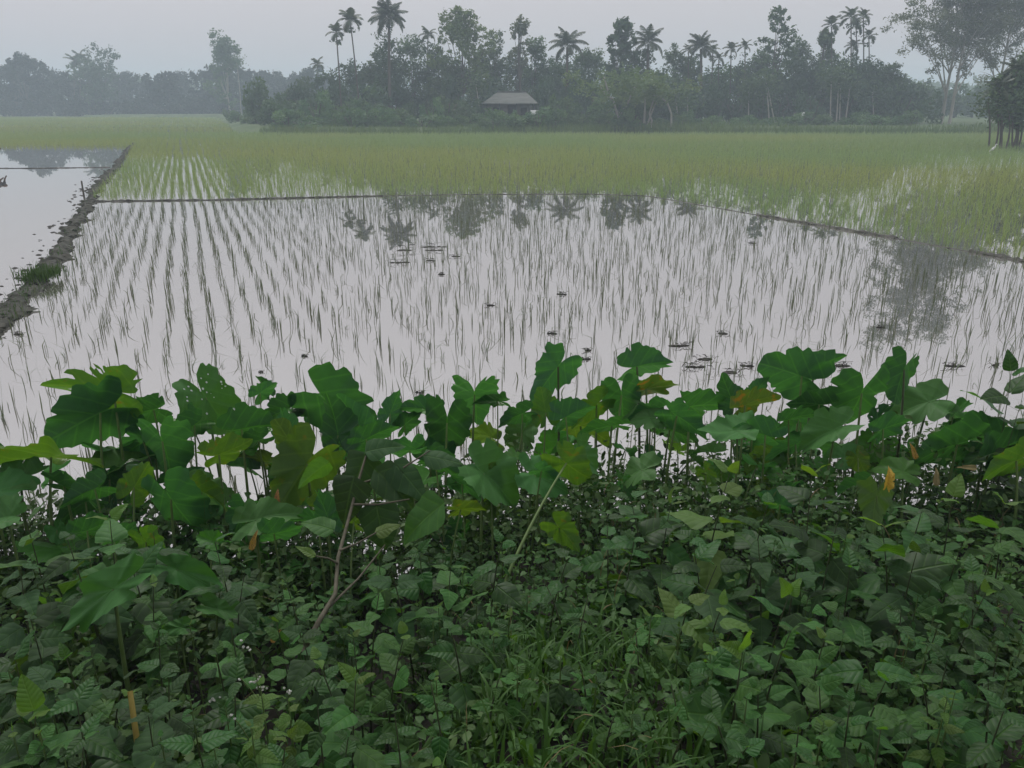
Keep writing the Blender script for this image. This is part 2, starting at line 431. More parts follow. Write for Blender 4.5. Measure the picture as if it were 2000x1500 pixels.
def bund_line(pts, w, h, name, mat, seed, wob=0.25, step=0.12):
    """a low irregular earth ridge along pts"""
    pts = np.asarray(pts, float)
    seg = np.linalg.norm(np.diff(pts, axis=0), axis=1); L = np.concatenate([[0], np.cumsum(seg)])
    n = max(int(L[-1] / step), 4)
    s = np.linspace(0, L[-1], n)
    P = np.stack([np.interp(s, L, pts[:, 0]), np.interp(s, L, pts[:, 1])], 1)
    T = np.gradient(P, axis=0); T /= np.linalg.norm(T, axis=1)[:, None]
    Nn = np.stack([-T[:, 1], T[:, 0]], 1)
    nn = VN(seed)
    prof = np.array([[-0.62, -0.25], [-0.5, 0.02], [-0.36, 0.6], [-0.12, 0.95], [0.14, 1.0], [0.36, 0.62], [0.5, 0.02], [0.62, -0.25]])
    wl_ = w * (1 + wob * 2 * (fbm(nn, s * 3.1, 0 * s + 3, 4) - 0.5)) ; wr_ = w * (1 + wob * 2 * (fbm(nn, s * 3.1, 0 * s + 9, 4) - 0.5))
    off = w * 0.35 * (fbm(nn, s * 0.5, 0 * s + 20) - 0.5)
    V = np.zeros((n, len(prof), 3))
    for k, (a, b) in enumerate(prof):
        ww = np.where(a < 0, wl_, wr_) * a * (1 + 0.25 * (nn(s * 6, 0 * s + k * 5) - 0.5)) + off
        V[:, k, 0] = P[:, 0] + Nn[:, 0] * ww; V[:, k, 1] = P[:, 1] + Nn[:, 1] * ww
        V[:, k, 2] = b * h * (0.75 + 0.5 * fbm(nn, s * 3, 0 * s + k * 2.3))
    V += np.random.default_rng(seed).normal(0, 1, V.shape) * np.array([0.07, 0.07, 0.28]) * np.array([w, w, h])
    k = len(prof)
    i = (np.arange(n - 1) * k)[:, None] + np.arange(k - 1)[None, :]
    F = np.stack([i, i + k, i + k + 1, i + 1], -1).reshape(-1, 4)
    mb = MB(); mb.add(V.reshape(-1, 3), F)
    return tag(obj(name, mb.mesh(name, mat)), kind='structure')

g = lambda px, py: at_z(px, py)[:2]
left_bund = [g(-120, 760), g(0, 640), g(60, 562), g(120, 492), g(168, 402), g(190, 366), g(225, 330), g(248, 297), g(262, 280)]
far_bund = [g(172, 394), g(420, 391), g(660, 385), g(900, 380), g(1150, 379), g(1265, 383)]
right_bund = [g(1265, 383), g(1370, 401), g(1480, 420), g(1750, 466), g(2000, 511), g(2300, 570)]
bund_line(left_bund, 0.27, 0.05, 'field_bund', M['bund'], 11, 1.5, 0.04)
bund_line(far_bund[:3] + [g(748, 383)], 0.07, 0.035, 'field_bund', M['mud'], 12, 0.9, 0.1)
bund_line([g(748, 383), g(900, 380), g(1150, 379), g(1265, 383), g(1370, 401), g(1478, 420)], 0.05, 0.012, 'field_bund', M['mud'], 16, 1.2, 0.1)
bund_line([g(1478, 420), g(1750, 466)], 0.085, 0.04, 'field_bund', M['mud'], 13, 0.9, 0.08)
bund_line([g(1750, 466), g(1895, 492)], 0.05, 0.012, 'field_bund', M['mud'], 17, 1.0, 0.08)
bund_line([g(1895, 492), g(2000, 511), g(2300, 570)], 0.10, 0.045, 'field_bund', M['mud'], 18, 0.9, 0.08)
bund_line([g(-200, 329), g(60, 329), g(215, 327)], 0.11, 0.025, 'field_bund', M['mud'], 14, 1.0)

# homestead ground the trees stand on
def island_z(x, y):
    front = 77.0 + 1.6 * np.sin(x * 0.13) + np.clip((-26 - x), 0, 40) * 2.6
    front = np.minimum(front, 170)
    s = np.clip((y - front) / 3.0, 0, 1)
    return -0.3 + s * (0.75 + 0.25 * fbm(n2, x * 0.2, y * 0.2))
tag(grid_sheet('homestead_ground', np.linspace(-90, 110, 90), np.linspace(74, 210, 60), island_z, M['island']), kind='structure')
tag(grid_sheet('tree_mound', np.linspace(29.5, 50, 30), np.linspace(46, 56, 20),
               lambda x, y: -0.2 + 0.75 * np.clip(1 - ((x - 40.5) / 9.6) ** 2 - ((y - 51) / 4.2) ** 2, 0, 1) ** 0.6 + 0.06 * fbm(n1, x * 2, y * 2), M['island']), kind='structure')

# ------------------------------------------------------------------ rice
UX = np.array([0.927, 0.375]); UY = np.array([-0.375, 0.927])        # across / along the planting rows

def inside(P, poly):
    poly = np.asarray(poly); x, y = P[:, 0], P[:, 1]
    r = np.zeros(len(P), bool); j = len(poly) - 1
    for i in range(len(poly)):
        xi, yi = poly[i]; xj, yj = poly[j]
        r ^= ((yi > y) != (yj > y)) & (x < (xj - xi) * (y - yi) / (yj - yi + 1e-12) + xi)
        j = i
    return r

def row_grid(x0, x1, y0, y1, su, sv, ju, jv):
    cx = np.array([(x0 + x1) / 2, (y0 + y1) / 2]); D = math.hypot(x1 - x0, y1 - y0) / 2 + 1
    u = np.arange(-D, D, su); v = np.arange(-D, D, sv)
    Uu, Vv = np.meshgrid(u, v)
    Uu = Uu + rng.normal(0, ju, Uu.shape) + 0.10 * (fbm(n3, Uu * 0.35, Vv * 0.35) - 0.5); Vv = Vv + rng.normal(0, jv, Vv.shape)
    P = cx + Uu.ravel()[:, None] * UX + Vv.ravel()[:, None] * UY
    return P[(P[:, 0] > x0) & (P[:, 0] < x1) & (P[:, 1] > y0) & (P[:, 1] < y1)]

field_a = [g(-120, 770), g(14, 648), g(72, 572), g(132, 500), g(185, 402), *[p + np.array([0, -0.15]) for p in far_bund[1:]],
           *[p + np.array([-0.1, -0.12]) for p in right_bund[1:]], [9.0, 4.2], [4, 5.0], [1.0, 4.6], [-6.5, 4.6]]
Pa = row_grid(-14, 12, 4.4, 25, 0.255, 0.20, 0.018, 0.05)
Pa = Pa[inside(Pa, field_a)]
Pa = Pa[rng.random(len(Pa)) < 0.55 + 0.42 * fbm(n2, Pa[:, 0] * 0.5, Pa[:, 1] * 0.5)]
Pa = Pa[Pa[:, 1] > bank_edge(Pa[:, 0]) + 0.35]

def clump_blades(P, nb, h, w, spread, leanmax, tintf, seg=3):
    """blades for clumps at P: returns arrays for ribbons"""
    N = len(P)
    idx = np.repeat(np.arange(N), nb)
    K = len(idx)
    az = rng.random(K) * 2 * math.pi
    b = np.zeros((K, 3)); b[:, :2] = P[idx] + rng.normal(0, spread, (K, 2)); b[:, 2] = -0.02
    H = h * rng.uniform(0.55, 1.2, K) * np.repeat(rng.uniform(0.75, 1.2, N), nb)
    le = np.abs(rng.normal(0, leanmax, K)) + 0.05
    kink = np.where(rng.random(K) < 0.28, rng.uniform(0.5, 1.6, K), 0.0)
    ti = np.clip(tintf[idx] + rng.normal(0, 0.15, K), 0, 1)
    return ribbons(b, az, H, le, w * rng.uniform(0.7, 1.3, K), ti, seg, kink)

# the 300 seedlings that show largest: the nearest ones inside the frame
d2 = np.array([depth((p[0], p[1], 0)) for p in Pa])
pxs = 1000 + FPX * Pa[:, 0] / d2
dv = np.array([np.dot(np.array([p[0], p[1], 0.1]) - EYE, CU) for p in Pa]); pys = 750 - FPX * dv / d2
vis = (pxs > 0) & (pxs < 2000) & (pys < 835 - 60 * (np.abs(pxs - 800) < 700))
order = np.argsort(np.where(vis, d2, 1e6))
near = order[:300]; rest = np.setdiff1d(np.arange(len(Pa)), near)
seed_meshes = []
for k in range(16):
    mb = MB(); n = [1, 2, 3, 4, 2, 3][k % 6]
    v, f, t = clump_blades(np.zeros((1, 2)), n, 0.24, 0.0085, 0.02, 0.34, np.array([0.3]))
    mb.add(v, f, t); seed_meshes.append(mb.mesh('rice_seedling', M['rice']))
for i in near:
    o = obj('rice_seedling', seed_meshes[rng.integers(16)])
    s = rng.uniform(0.8, 1.15)
    o.location = (Pa[i, 0], Pa[i, 1], 0); o.rotation_euler = (rng.normal(0, 0.06), rng.normal(0, 0.06), rng.random() * 6.28); o.scale = (s, s, s)
    tag(o, 'thin young rice seedling in open water just beyond the taro leaves', 'rice seedling', 'rice seedlings in the water by the taro')
mb = MB()
Pr = Pa[rest]
v, f, t = clump_blades(Pr, 3, 0.24, 0.0095, 0.022, 0.32, np.full(len(Pr), 0.25))
mb.add(v, f, t)
tag(obj('young_rice', mb.mesh('young_rice', M['rice'])), 'rows of thin young rice seedlings standing in shallow water', 'rice', kind='stuff')

# denser rice beyond the field bunds
poly_b = [g(178, 388), *[p + np.array([0, 0.15]) for p in far_bund[1:]], *[p + np.array([0.12, 0.12]) for p in right_bund[1:]], [60, 13], [130, 76], [100, 77], [-26, 77], [-62, 172],
          [-170, 172], [-170, 47], g(262, 286), g(236, 328), g(200, 366)]
def rice_far(x0, x1, y0, y1, su, sv, nb, h, w, spread, dens=1.0, seg=2):
    P = row_grid(x0, x1, y0, y1, su, sv, su * 0.16, sv * 0.3)
    P = P[inside(P, poly_b)]
    P = P[np.abs(P[:, 0]) < 0.75 * P[:, 1] + 4]
    P = P[((P[:, 0] - 40.5) / 9.6) ** 2 + ((P[:, 1] - 51) / 4.2) ** 2 > 0.95]
    P = P[rng.random(len(P)) < dens]
    ti = np.clip(1.8 * fbm(n1, P[:, 0] * 0.06 + 3, P[:, 1] * 0.09) - 0.55 + 0.35 * ((P[:, 0] > 9) & (P[:, 1] < 34)), 0, 1)
    mb_ = MB(); v, f, t = clump_blades(P, nb, h, w, spread, 0.42, ti, seg); mb_.add(v, f, t)
    return mb_
for args, lab in ((((-40, 60, 13, 46, 0.26, 0.2, 5, 0.30, 0.013, 0.025, 0.93), 'green rice standing in rows in flooded plots past the thin bund')),
                  (((-60, 100, 46, 78, 0.42, 0.32, 6, 0.36, 0.024, 0.06), 'dense green rice in front of the wooded homestead')),
                  (((-130, 0, 78, 172, 0.9, 0.7, 7, 0.40, 0.05, 0.16), 'far pale green rice field before the distant tree line'))):
    tag(obj('standing_rice', rice_far(*args).mesh('standing_rice', M['rice_far'])), lab, 'rice', kind='stuff')

# ------------------------------------------------------------------ trees
def cards(cent, size, aspect, droop, tint, jit=None):
    """random leaf cards (rhombs) at the points cent"""
    N = len(cent)
    d = rng.normal(0, 1, (N, 3)); d[:, 2] = d[:, 2] * (1 - droop) - droop * 1.3
    d /= np.linalg.norm(d, axis=1)[:, None]
    r_ = rng.normal(0, 1, (N, 3)); s = np.cross(d, r_); s /= np.linalg.norm(s, axis=1)[:, None] + 1e-9
    nn = np.cross(d, s)
    L = size * rng.uniform(0.6, 1.35, N); W = L * aspect
    a = cent - d * L[:, None] * 0.5; c = cent + d * L[:, None] * 0.5
    m = cent + nn * (L * 0.12)[:, None]
    b = m + s * W[:, None] * 0.5; e = m - s * W[:, None] * 0.5
    V = np.stack([a, b, c, e], 1).reshape(-1, 3)
    F = np.arange(N * 4).reshape(-1, 4)
    return V, F, np.repeat(tint, 4)

def lobes_in(W, D, H, z0, n, shape):
    """lobe centres inside a crown envelope (x half-width W, y half-depth D, bottom z0, top H)"""
    out = []
    while len(out) < n:
        t = rng.random()                                   # relative height
        if shape == 'round': r = math.sqrt(max(0.0, 1 - (2 * t - 0.9) ** 2 / 1.25))
        elif shape == 'cone': r = 0.25 + 0.85 * (1 - t) ** 0.8
        elif shape == 'vase': r = 0.35 + 0.75 * math.sin(min(t * 1.25, 1.0) * math.pi * 0.62)
        elif shape == 'column': r = 0.75 * math.sqrt(max(0.05, 1 - (2 * t - 1) ** 2))
        else: r = 1.0
        a = rng.random() * 2 * math.pi; q = math.sqrt(rng.random()) * r
        out.append((math.cos(a) * q * W, math.sin(a) * q * D, z0 + t * (H - z0)))
    return np.array(out)

def build_tree(name, base, H, W, z0, n_lobes, lobe_r, n_leaf, leaf, aspect, droop, crown_mat, bark, label, group, cat='tree',
               shape='round', trunk_r=0.18, trunk_paths=None, limbs=True, lean=(0, 0), shell=0.55, depth_f=0.8, tidx=None):
    root = empty(name, (base[0], base[1], base[2]))
    tag(root, label, cat, group)
    Lb = lobes_in(W, W * depth_f, H - lobe_r * 0.75, z0 + lobe_r * 0.5, n_lobes, shape)
    Lb[:, 0] += lean[0] * (Lb[:, 2] / H); Lb[:, 1] += lean[1] * (Lb[:, 2] / H)
    # one lobe always carries the top
    Lb[0] = (lean[0] + rng.normal(0, 0.08) * W, lean[1], H - lobe_r * 0.7)
    rad = lobe_r * rng.uniform(0.7, 1.25, len(Lb))
    tb = MB()
    fork = np.array([lean[0] * 0.3, lean[1] * 0.3, max(z0 * 0.9, H * 0.22)])
    if trunk_paths is None:
        tp = bez((0, 0, -0.4), (rng.normal(0, 0.15), 0, fork[2] * 0.5), fork, 7)
        tb.add(*tube(tp, np.linspace(trunk_r * 1.15, trunk_r * 0.8, 7), 7))
    else:
        for pth in trunk_paths:
            pth = np.asarray(pth, float); tb.add(*tube(pth, np.linspace(trunk_r, trunk_r * 0.45, len(pth)), 7))
    if limbs:
        ids = np.arange(len(Lb)) if len(Lb) < 16 else rng.choice(len(Lb), 15, False)
        for k in ids:
            c = Lb[k]; m = fork + (c - fork) * 0.45 + np.array([0, 0, -0.12 * np.linalg.norm((c - fork)[:2])]) + rng.normal(0, 0.15, 3)
            tb.add(*tube(bez(fork + np.array([0, 0, -0.05]), m, c, 6), np.linspace(trunk_r * 0.5, trunk_r * 0.1, 6), 5))
    tr = obj('trunk', tb.mesh('trunk', bark), root)
    # foliage: clumps on and in every lobe
    per = rng.multinomial(n_leaf, rad ** 2 / np.sum(rad ** 2))
    pts = []; ti = []
    for c, r_, k in zip(Lb, rad, per):
        nc = max(3, int(k / 14))
        u = rng.normal(0, 1, (nc, 3)); u /= np.linalg.norm(u, axis=1)[:, None]
        cc = c + u * r_ * (shell + (1 - shell) * rng.random((nc, 1))) * np.array([1, 1, 0.85])
        which = rng.integers(0, nc, k)
        pts.append(cc[which] + rng.normal(0, r_ * 0.17, (k, 3)))
        tl = np.clip(0.45 + rng.normal(0, 0.25) + rng.normal(0, 0.18, nc), 0, 1)
        ti.append(np.clip(tl[which] + rng.normal(0, 0.1, k), 0, 1))
    pts = np.concatenate(pts); ti = np.concatenate(ti)
    cb = MB(); cb.add(*cards(pts, leaf, aspect, droop, ti))
    obj('crown', cb.mesh('crown', crown_mat, smooth=False), root)
    return root

def px_tree(px, top, half, Y, zb, label, group, z0f=0.25, **kw):
    """a tree whose crown spans px +- half and reaches up to the pixel row top, standing at distance Y"""
    b = at_y(px, 245, Y); topz = at_y(px, top, Y)[2]
    W = half * depth((b[0], Y, 3)) / FPX
    H = topz - zb
    a = dict(n_lobes=16, lobe_r=max(0.30 * W, 0.10 * H), n_leaf=2200, leaf=0.42, aspect=0.5, droop=0.2, crown_mat=M['crown_mid'], bark=M['bark'], shape='round')
    nm = kw.pop('name', 'broadleaf_tree'); a.update(kw)
    return build_tree(nm, (b[0], Y, zb), H, W, H * z0f, label=label, group=group, **a)

ZI = 0.45
GL = 'trees of the distant tree line'
GM = 'broadleaf trees of the wooded homestead'
far_lab = 'hazy dark tree in the distant row beyond the open paddies'
# distant row on the far side of the paddies
spec = []
xs_ = np.arange(-120, 660, 27)
for i, x in enumerate(xs_):
    top = np.interp(x, [-120, 0, 30, 62, 95, 130, 175, 250, 300, 330, 400, 430, 480, 520, 560, 600, 660],
                    [130, 138, 128, 116, 122, 143, 132, 140, 148, 143, 140, 128, 132, 135, 140, 134, 128]) + rng.normal(0, 4)
    spec.append((x, top, rng.uniform(26, 40), 205 + rng.uniform(0, 32)))
for x, top, half, Y in spec:
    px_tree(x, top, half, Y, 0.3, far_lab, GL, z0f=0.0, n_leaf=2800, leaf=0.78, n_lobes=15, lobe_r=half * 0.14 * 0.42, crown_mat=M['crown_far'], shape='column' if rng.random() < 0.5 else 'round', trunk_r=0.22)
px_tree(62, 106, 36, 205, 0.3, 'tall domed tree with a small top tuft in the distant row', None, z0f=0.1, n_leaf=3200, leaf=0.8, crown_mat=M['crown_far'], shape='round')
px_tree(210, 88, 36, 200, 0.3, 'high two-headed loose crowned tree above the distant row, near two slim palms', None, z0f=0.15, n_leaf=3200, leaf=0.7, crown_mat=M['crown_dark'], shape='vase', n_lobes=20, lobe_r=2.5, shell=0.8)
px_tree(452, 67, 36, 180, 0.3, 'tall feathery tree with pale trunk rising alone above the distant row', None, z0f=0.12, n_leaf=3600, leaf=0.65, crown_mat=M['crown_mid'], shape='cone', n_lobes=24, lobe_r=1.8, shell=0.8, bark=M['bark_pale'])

# homestead trees: (px, top row, half width, distance, material, shape, kw)
hm = 'dark leafy tree packed among others in the homestead grove'
T_ = [
 (600, 150, 26, 112, 'crown_mid', 'round'), (640, 140, 26, 108, 'crown_dark', 'round'), (690, 118, 34, 104, 'crown_dark', 'round'), (725, 130, 26, 107, 'crown_mid', 'column'),
 (765, 66, 38, 98, 'crown_dark', 'column'), (810, 72, 38, 103, 'crown_mid', 'column'), (850, 84, 34, 100, 'crown_dark', 'column'), (745, 100, 26, 101, 'crown_mid', 'column'),
 (970, 62, 26, 104, 'crown_mid', 'column'), (945, 100, 36, 106, 'crown_dark', 'column'), (1045, 74, 28, 103, 'crown_mid', 'column'), (1010, 110, 40, 108, 'crown_dark', 'column'),
 (1085, 112, 40, 104, 'crown_dark', 'column'), (1150, 96, 38, 102, 'crown_mid', 'column'), (1110, 125, 46, 99, 'crown_dark', 'round'), (1240, 92, 40, 100, 'crown_dark', 'column'),
 (1310, 84, 36, 103, 'crown_mid', 'column'), (1350, 112, 36, 105, 'crown_dark', 'column'), (1400, 128, 38, 102, 'crown_mid', 'column'), (1440, 122, 36, 106, 'crown_dark', 'column'),
 (1475, 112, 34, 103, 'crown_dark', 'column'), (1545, 76, 30, 104, 'crown_mid', 'column'), (1560, 105, 36, 100, 'crown_dark', 'column'), (1600, 98, 36, 102, 'crown_mid', 'column'),
 (1640, 112, 46, 96, 'crown_dark', 'column'), (1685, 116, 42, 98, 'crown_dark', 'column'), (1722, 124, 32, 100, 'crown_mid', 'column'), (1510, 135, 36, 101, 'crown_dark', 'column'),
 (1745, 152, 30, 112, 'crown_dark', 'round'), (1775, 158, 28, 118, 'crown_mid', 'round'), (880, 118, 40, 97, 'crown_mid', 'round'), (1275, 130, 40, 99, 'crown_mid', 'round'),
]
for (x, top, half, Y, mt, sh) in T_:
    half = half * 1.18
    near_ = ('behind the lone areca pair' if x < 735 else 'under the tallest coconut palm' if x < 865 else 'behind the tin-roofed house' if x < 1060 else 'around the splayed coconut palm' if x < 1170
             else 'behind the crooked pale-trunked trees' if x < 1330 else 'among the small areca palms' if x < 1480 else 'below the clumpy tall tree' if x < 1605 else 'under the tall areca cluster' if x < 1730 else 'at the open end of the grove')
    hm = '%s %s tree %s' % ('dark' if mt == 'crown_dark' else 'mid-green', 'round-topped' if sh == 'round' else 'upright', near_)
    px_tree(x, top, half, Y, ZI, hm, GM, z0f=0.03, n_leaf=4600, leaf=0.36, n_lobes=26, lobe_r=max(half * 0.062 * 0.46, 1.0), crown_mat=M[mt], shape=sh)
px_tree(905, 14, 60, 97, ZI, 'tall airy pale green tree with sky showing through its crown, above the tin-roofed house', None, z0f=0.3, n_leaf=6500, leaf=0.36, n_lobes=52, lobe_r=0.95, crown_mat=M['crown_light'], shape='round', shell=0.85)
px_tree(1015, 34, 17, 100, ZI, 'slender tree with a small drooping head in the homestead grove', None, z0f=0.45, n_leaf=1300, leaf=0.4, n_lobes=12, lobe_r=0.75, crown_mat=M['crown_grey'], shape='column', droop=0.5)
px_tree(1206, 32, 42, 96, ZI, 'large-leaved dark tree with stepped crown between two coconut palms', None, z0f=0.15, n_leaf=2400, leaf=0.62, n_lobes=26, lobe_r=1.0, crown_mat=M['crown_dark'], shape='cone', shell=0.75)
px_tree(1498, 14, 35, 99, ZI, 'tall clumpy tree with rounded leaf clusters beside the areca palms', None, z0f=0.3, n_leaf=2400, leaf=0.42, n_lobes=26, lobe_r=0.8, crown_mat=M['crown_mid'], shape='column', shell=0.8)
px_tree(1590, 58, 20, 101, ZI, 'narrow drooping tree beside a single areca palm', None, z0f=0.3, n_leaf=1200, leaf=0.5, n_lobes=12, lobe_r=0.7, crown_mat=M['crown_mid'], shape='column', droop=0.6)

# the light green low tree with pale crooked trunks at the edge of the field
def px_path(pts, Y, base):
    return [at_y(a, b, Y) - np.asarray(base) for a, b in pts]
b0 = at_y(1212, 258, 81); b0[2] = 0.3
build_tree('crooked_tree', b0, at_y(1200, 128, 81)[2] - 0.3, 5.0, 2.1, 26, 1.0, 3000, 0.34, 0.5, 0.25, M['crown_light'], M['bark_pale'],
           'low spreading light green tree with a pale crooked forked trunk at the field edge', None, trunk_r=0.17, limbs=False, shape='vase',
           trunk_paths=[px_path([(1213, 262), (1207, 240), (1208, 226), (1202, 212), (1198, 196), (1190, 188), (1180, 150)], 81, b0),
                        px_path([(1208, 226), (1216, 216), (1224, 205), (1240, 170)], 81, b0), px_path([(1198, 194), (1186, 189), (1170, 165)], 81, b0)])
b1 = at_y(1272, 256, 82); b1[2] = 0.3
build_tree('crooked_tree', b1, at_y(1280, 150, 82)[2] - 0.3, 4.2, 2.2, 22, 0.95, 2400, 0.34, 0.5, 0.25, M['crown_light'], M['bark_pale'],
           'light green tree with several slim leaning stems and an arching bough', None, trunk_r=0.12, limbs=False, shape='vase',
           trunk_paths=[px_path([(1270, 258), (1273, 235), (1268, 222), (1275, 200), (1282, 180)], 82, b1), px_path([(1263, 250), (1268, 232), (1278, 208), (1284, 192)], 82, b1),
                        px_path([(1311, 252), (1311, 222), (1303, 200), (1288, 189), (1275, 186)], 82, b1), px_path([(1258, 245), (1260, 200), (1259, 165)], 82, b1)])

# slim bare trunks at the field edge (areca and bamboo stems under the canopy)
def stem_tree(pts, Y, label, crown=True):
    b = at_y(pts[0][0], 250, Y); b[2] = 0.35
    root = tag(empty('slender_tree', b), label, 'tree', 'slim pale-stemmed trees under the grove')
    pth = np.array(px_path(pts, Y, b)); pth[0, 2] = -0.2
    mb = MB(); mb.add(*tube(pth, np.linspace(0.09, 0.06, len(pth)), 6)); obj('trunk', mb.mesh('trunk', M['bark_pale']), root)
    top = pth[-1]; cb = MB()
    cb.add(*cards(top + rng.normal(0, 0.75, (240, 3)), 0.5, 0.35, 0.4, rng.random(240))); obj('crown', cb.mesh('crown', M['crown_mid'], False), root)
lab = 'slim pale bare stem standing before the dark grove'
for pts, Y in (([(1622, 248), (1622, 215), (1624, 150)], 92), ([(1632, 250), (1635, 220), (1638, 160)], 92), ([(1639, 249), (1640, 222), (1643, 150)], 93), ([(1646, 250), (1652, 232), (1660, 170)], 92),
               ([(1504, 240), (1500, 200), (1496, 160)], 93), ([(1516, 240), (1506, 205), (1499, 170)], 93), ([(1463, 246), (1462, 215), (1462, 170)], 94), ([(938, 232), (936, 210), (930, 165)], 90),
               ([(1707, 243), (1706, 222), (1704, 180)], 95), ([(1344, 246), (1343, 228), (1343, 190)], 90), ([(1325, 247), (1324, 230), (1320, 195)], 90), ([(470, 215), (468, 170), (462, 120)], 178)):
    stem_tree(pts, Y, lab)

# ---- palms
def frond_mesh(L, arch, nleaf, lw, ll, seed, droop=0.5):
    r_ = np.random.default_rng(seed)
    s = np.linspace(0, 1, 12)
    el = R(62) * (1 - s * arch)                                   # elevation along the rachis
    dx = np.cumsum(np.cos(el)) * L / 12; dz = np.cumsum(np.sin(el)) * L / 12
    P = np.stack([dx, 0 * dx, dz], 1)
    mb = MB(); mb.add(*tube(P, np.linspace(0.045, 0.012, 12), 4), tint=0.6)
    t = np.linspace(0.12, 1.0, nleaf)
    px_ = np.interp(t, s, P[:, 0]); pz_ = np.interp(t, s, P[:, 2])
    e = np.interp(t, s, el)
    for sg in (-1, 1):
        ln = ll * np.sin(np.clip(t * 0.9 + 0.12, 0, 1) * math.pi) ** 0.6 * r_.uniform(0.85, 1.1, nleaf)
        fw = 0.55
        d = np.stack([np.cos(e) * fw, sg * np.full(nleaf, 0.75), np.sin(e) * fw - droop * r_.uniform(0.6, 1.3, nleaf)], 1)
        d /= np.linalg.norm(d, axis=1)[:, None]
        A = np.stack([px_, 0 * px_, pz_], 1)
        w = np.stack([np.cos(e), 0 * e, np.sin(e)], 1) * lw
        tip = A + d * ln[:, None]; tip[:, 2] -= 0.10 * ln
        mid = A + d * ln[:, None] * 0.55
        V = np.stack([A - w * 0.4, A + w * 0.4, mid + w * 0.5, mid - w * 0.5, tip], 1).reshape(-1, 3)
        b = (np.arange(nleaf) * 5)[:, None]
        mb.add(V, np.concatenate([b + np.array([[0, 1, 2, 3]])]), tint=r_.random())
        mb.f[3].append((b + np.array([[3, 2, 4]])) + mb.n - len(V))
    return mb.mesh('frond', M['frond'], False)
coco_fr = [frond_mesh(3.6, a, 46, 0.085, 0.95, i, 0.5) for i, a in enumerate((1.25, 1.5, 1.75))]
areca_fr = [frond_mesh(1.9, a, 22, 0.10, 0.75, 20 + i, 0.3) for i, a in enumerate((1.2, 1.6, 2.0))]

def palm(name, px, cy_, base_y, Y, zb, frs, n, tr, label, group, sc=1.0, base_px=None, hang=0):
    c = at_y(px, cy_, Y); b = at_y(base_px if base_px else px, base_y, Y); b[2] = zb
    root = tag(empty(name, b), label, 'palm tree', group)
    top = c - b
    mb = MB(); pth = bez((0, 0, -0.3), (top[0] * 0.3, rng.normal(0, 0.2), top[2] * 0.5), top, 12)
    rr = np.linspace(tr * 1.25, tr * 0.85, 12); rr[0] *= 1.3
    mb.add(*tube(pth, rr, 8))
    obj('trunk', mb.mesh('trunk', M['bark']), root)
    for k in range(n):
        lev = k / max(n - 1, 1)
        az = k * 2.39996 + rng.normal(0, 0.15)
        pit = R(-26 + 88 * lev) * 1.0 + rng.normal(0, 0.08)     # lower fronds hang down
        f = frs[int(np.clip(2 - lev * 2.4 + rng.random() * 0.6, 0, 2))]
        m = Matrix.Translation(Vector(top)) @ Matrix.Rotation(az, 4, 'Z') @ Matrix.Rotation(-(pit - R(25)), 4, 'Y') @ Matrix.Scale(sc * rng.uniform(0.85, 1.1), 4)
        obj('frond', f, root, m)
    if hang:
        mb = MB(); pts = top + np.stack([rng.normal(0, 0.28, hang), rng.normal(0, 0.28, hang), -0.55 - rng.random(hang) * 0.5], 1)
        mb.add(*cards(pts, 0.28, 0.9, 0.6, rng.random(hang))); obj('fruit_cluster', mb.mesh('fruit_cluster', M['crown_dark'], False), root)
    return root

palm('coconut_palm', 760, 38, 240, 94, ZI, coco_fr, 26, 0.17, 'tallest coconut palm, full dark crown next to the pair of areca palms', None, 0.78, 762, 40)
palm('coconut_palm', 1108, 92, 240, 95, ZI, coco_fr, 18, 0.16, 'coconut palm with splayed open fronds beside the slender drooping tree', None, 0.76, 1106, 30)
palm('coconut_palm', 1266, 86, 240, 97, ZI, coco_fr, 16, 0.16, 'coconut palm with upswept fronds half hidden behind the large-leaved dark tree', None, 0.74, 1262, 24)
palm('coconut_palm', 1369, 95, 240, 98, ZI, coco_fr, 22, 0.16, 'coconut palm with feathery drooping fronds next to several areca palms', None, 0.62, 1368, 24)
bird = 'slim areca palm with a small tufted head above the homestead grove'
ga = 'areca palms above the homestead grove'
palm('areca_palm', 657, 66, 232, 90, ZI, areca_fr, 11, 0.075, 'shorter of two lone areca palms with compact hanging head', None, 0.68, 668, 30)
palm('areca_palm', 684, 42, 228, 91, ZI, areca_fr, 12, 0.075, 'taller of two lone areca palms with spreading fan-like head', None, 0.95, 704, 30)
for (x, c, sc, Y) in ((1392, 100, .62, 102), (1428, 98, .68, 101), (1455, 92, .62, 103), (1624, 52, .85, 98), (1662, 36, .95, 97), (1672, 52, .8, 100), (1686, 34, .7, 98), (1666, 92, .7, 99), (1697, 72, .68, 101), (1404, 116, .6, 100),
                      (620, 128, .8, 120), (1345, 100, .6, 101), (836, 70, .8, 103)):
    palm('areca_palm', x, c, 240, Y, ZI, areca_fr, 10, 0.07, bird, ga, sc, x - 4, 18)
for (x, c) in ((146, 122), (157, 118), (172, 126)):
    palm('areca_palm', x, c, 218, 205, 0.3, areca_fr, 9, 0.14, 'tiny far areca palm beside the two-headed tree in the distant row', 'far areca palms', 1.5, x)

